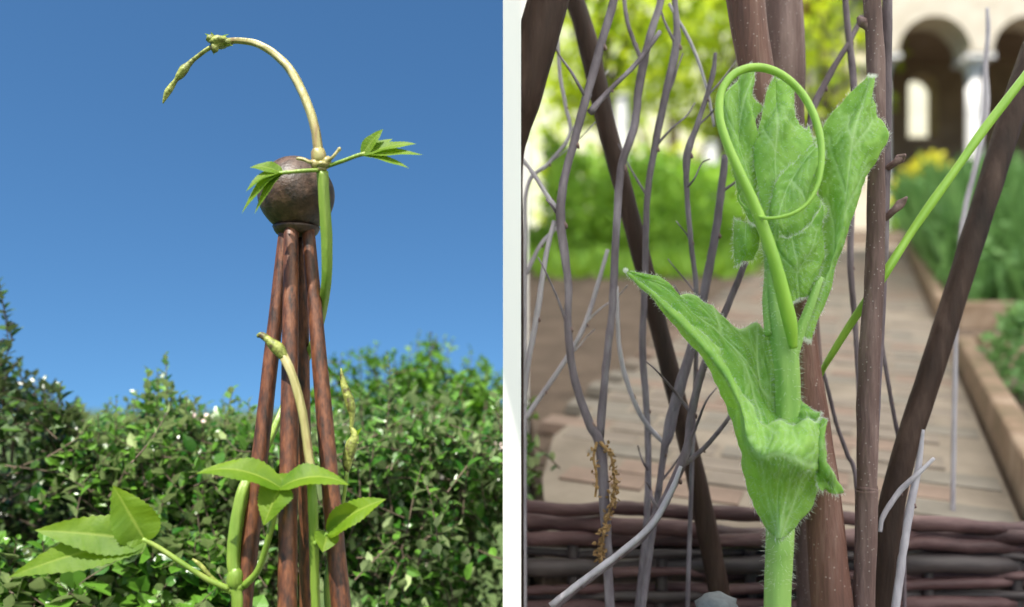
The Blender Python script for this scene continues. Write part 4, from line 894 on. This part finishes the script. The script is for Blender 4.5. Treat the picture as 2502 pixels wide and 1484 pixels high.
# ground cover between the plants on the left of the path
n = 2500; yy = rng.uniform(3.6, 7.2, n); xx = .1 + rng.random(n) * np.maximum(.2, (-.64 + .434 * yy))
C = np.stack([xx, yy, .585 + .27 * yy], 1)
o = leaf_mesh('ground_cover', C, rnd_unit(n) + np.array([0, 0, 1.]), rnd_unit(n) * .6 + np.array([0, -.5, .7]), rng.uniform(.05, .12, n), M['bg_green'], None, .4)
tag(o, 'low green ground cover between the herbs and the path', 'ground cover')

# ------------------------------------------------------------------ cloister arcade
AD = 9.0; S_ = AD / FPX
ar = thing('cloister_arcade', (at(2500, AD), AD, 2.6), 'cream stone cloister arcade of round arches on white marble columns', 'arcade')
def az(v): return EYE + (HV - v) * S_
cxs = [2285 + 230 * i for i in range(5)]
def arch_geo(x0, x1, xc, r, zs, zt, y0, y1, n=18):
    V = []; F = []
    prof = [(x0, zs)] + [(xc - r * math.cos(math.pi * i / n), zs + r * math.sin(math.pi * i / n)) for i in range(n + 1)] + [(x1, zs)]
    topx = [x0] + [x0 + (x1 - x0) * i / n for i in range(n + 1)] + [x1]
    for y in (y0, y1):
        for (x, z) in prof: V.append((x, y, z))
        for x in topx: V.append((x, y, zt))
    m = len(prof)
    for i in range(m - 1):
        F.append((i, i + 1, m + i + 1, m + i)); F.append((2 * m + i + 1, 2 * m + i, 3 * m + i, 3 * m + i + 1)); F.append((i + 1, i, 2 * m + i, 2 * m + i + 1)); F.append((m + i, m + i + 1, 3 * m + i + 1, 3 * m + i))
    F.append((0, m, 3 * m, 2 * m)); F.append((m - 1, 3 * m - 1, 4 * m - 1, 2 * m - 1))
    return V, F
hw = 115 * S_
for c in cxs:
    xc = at(c, AD); V, F = arch_geo(xc - hw + .001, xc + hw - .001, xc, 90 * S_, az(128), az(-90), AD, AD + .35); mesh('arch', V, F, M['stone'], ar, smooth=False)
    V, F = arch_geo(xc - 90 * S_ - .05, xc + 90 * S_ + .05, xc, 90 * S_ - .004, az(128) + .001, az(128) + 90 * S_ + .06, AD - .02, AD + .0, 18)
for c in [cxs[0] - 115] + [c + 115 for c in cxs]:
    xc = at(c, AD); yc = AD + .17; r = .085
    V, F, _ = tube_geo([(xc, yc, 2.72, r * 1.05), (xc, yc, 3.3, r), (xc, yc, az(180), r * .9)], 14, 4); cm = mesh('column', V, F, M['marble'], ar)
    V, F, _ = tube_geo([(xc, yc, az(185), r * .92), (xc, yc, az(165), r * 1.1), (xc, yc, az(140), r * 1.55)], 10, 4); mesh('capital', V, F, M['marble'], cm)
    v, f = box_geo(xc - .15, xc + .15, yc - .16, yc + .16, az(140) + .001, az(128) - .001); mesh('abacus', v, f, M['marble'], cm, smooth=False)
    v, f = box_geo(xc - .14, xc + .14, yc - .14, yc + .14, 2.6, 2.73); mesh('plinth', v, f, M['marble'], cm, smooth=False)
xl, xr = at(2170 - 60, AD), at(3330, AD)
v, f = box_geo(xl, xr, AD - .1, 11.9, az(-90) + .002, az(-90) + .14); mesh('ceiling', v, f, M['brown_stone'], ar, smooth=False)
mesh('roof', [(xl - .2, AD - .12, az(-90) + .15), (xr, AD - .12, az(-90) + .15), (xr, 12.2, az(-90) + 1.3), (xl - .2, 12.2, az(-90) + 1.3), (xl - .2, 12.2, az(-90) + .15), (xr, 12.2, az(-90) + .15)], [(0, 1, 2, 3), (0, 3, 4), (1, 5, 2), (3, 2, 5, 4), (0, 4, 5, 1)], M['roof'], ar, smooth=False)
# back wall with a small arched window
BD = 11.6; wx = at(2256, BD); ww = 36 / FPX * BD; zs_ = EYE + (HV - 215) / FPX * BD; zb_ = EYE + (HV - 335) / FPX * BD
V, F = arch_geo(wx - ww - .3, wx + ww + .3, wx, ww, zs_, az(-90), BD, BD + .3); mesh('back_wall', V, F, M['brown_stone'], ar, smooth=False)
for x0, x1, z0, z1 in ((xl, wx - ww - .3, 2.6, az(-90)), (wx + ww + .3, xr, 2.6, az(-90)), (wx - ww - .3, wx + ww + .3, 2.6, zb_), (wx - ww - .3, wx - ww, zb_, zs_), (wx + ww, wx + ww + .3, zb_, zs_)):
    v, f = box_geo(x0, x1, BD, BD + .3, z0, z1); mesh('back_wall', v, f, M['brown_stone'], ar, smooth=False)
v, f = box_geo(xl, xl + .25, AD + .37, BD - .002, 2.6, az(-90)); mesh('end_wall', v, f, M['stone'], ar, smooth=False)
# free-standing white posts among the trees
for u, v0, v1, d, lab in ((1520, 235, 560, 6.9, 'white garden post seen between the brushwood'), (1738, 345, 560, 6.9, 'shorter white garden post behind the knobbly stick')):
    x = at(u, d); zt = EYE + (HV - v0) / FPX * d; zb = zg(d)
    V, F, _ = tube_geo([(x, d, zb - .02, .06), (x, d, (zt + zb) / 2, .055), (x, d, zt - .05, .055), (x, d, zt - .02, .075), (x, d, zt, .03)], 12, 4)
    o = mesh('garden_post', V, F, M['marble'], origin=Vector((x, d, zb))); tag(o, lab, 'post')

# added cream wall, a bright backdrop for the tree gaps and arch window
gw = thing('backdrop_wall', (at(1690, 15), 15, 2.6), 'added tall cream plaster wall as a bright backdrop behind the yellow-green trees', 'wall')
v, f = box_geo(.3, 11, 15, 15.4, 2.55, 9.6); mesh('wall_face', v, f, M['plaster'], gw, smooth=False)
v, f = box_geo(.26, 11.04, 14.94, 15.46, 9.601, 9.75); mesh('coping', v, f, M['stone'], gw, smooth=False)
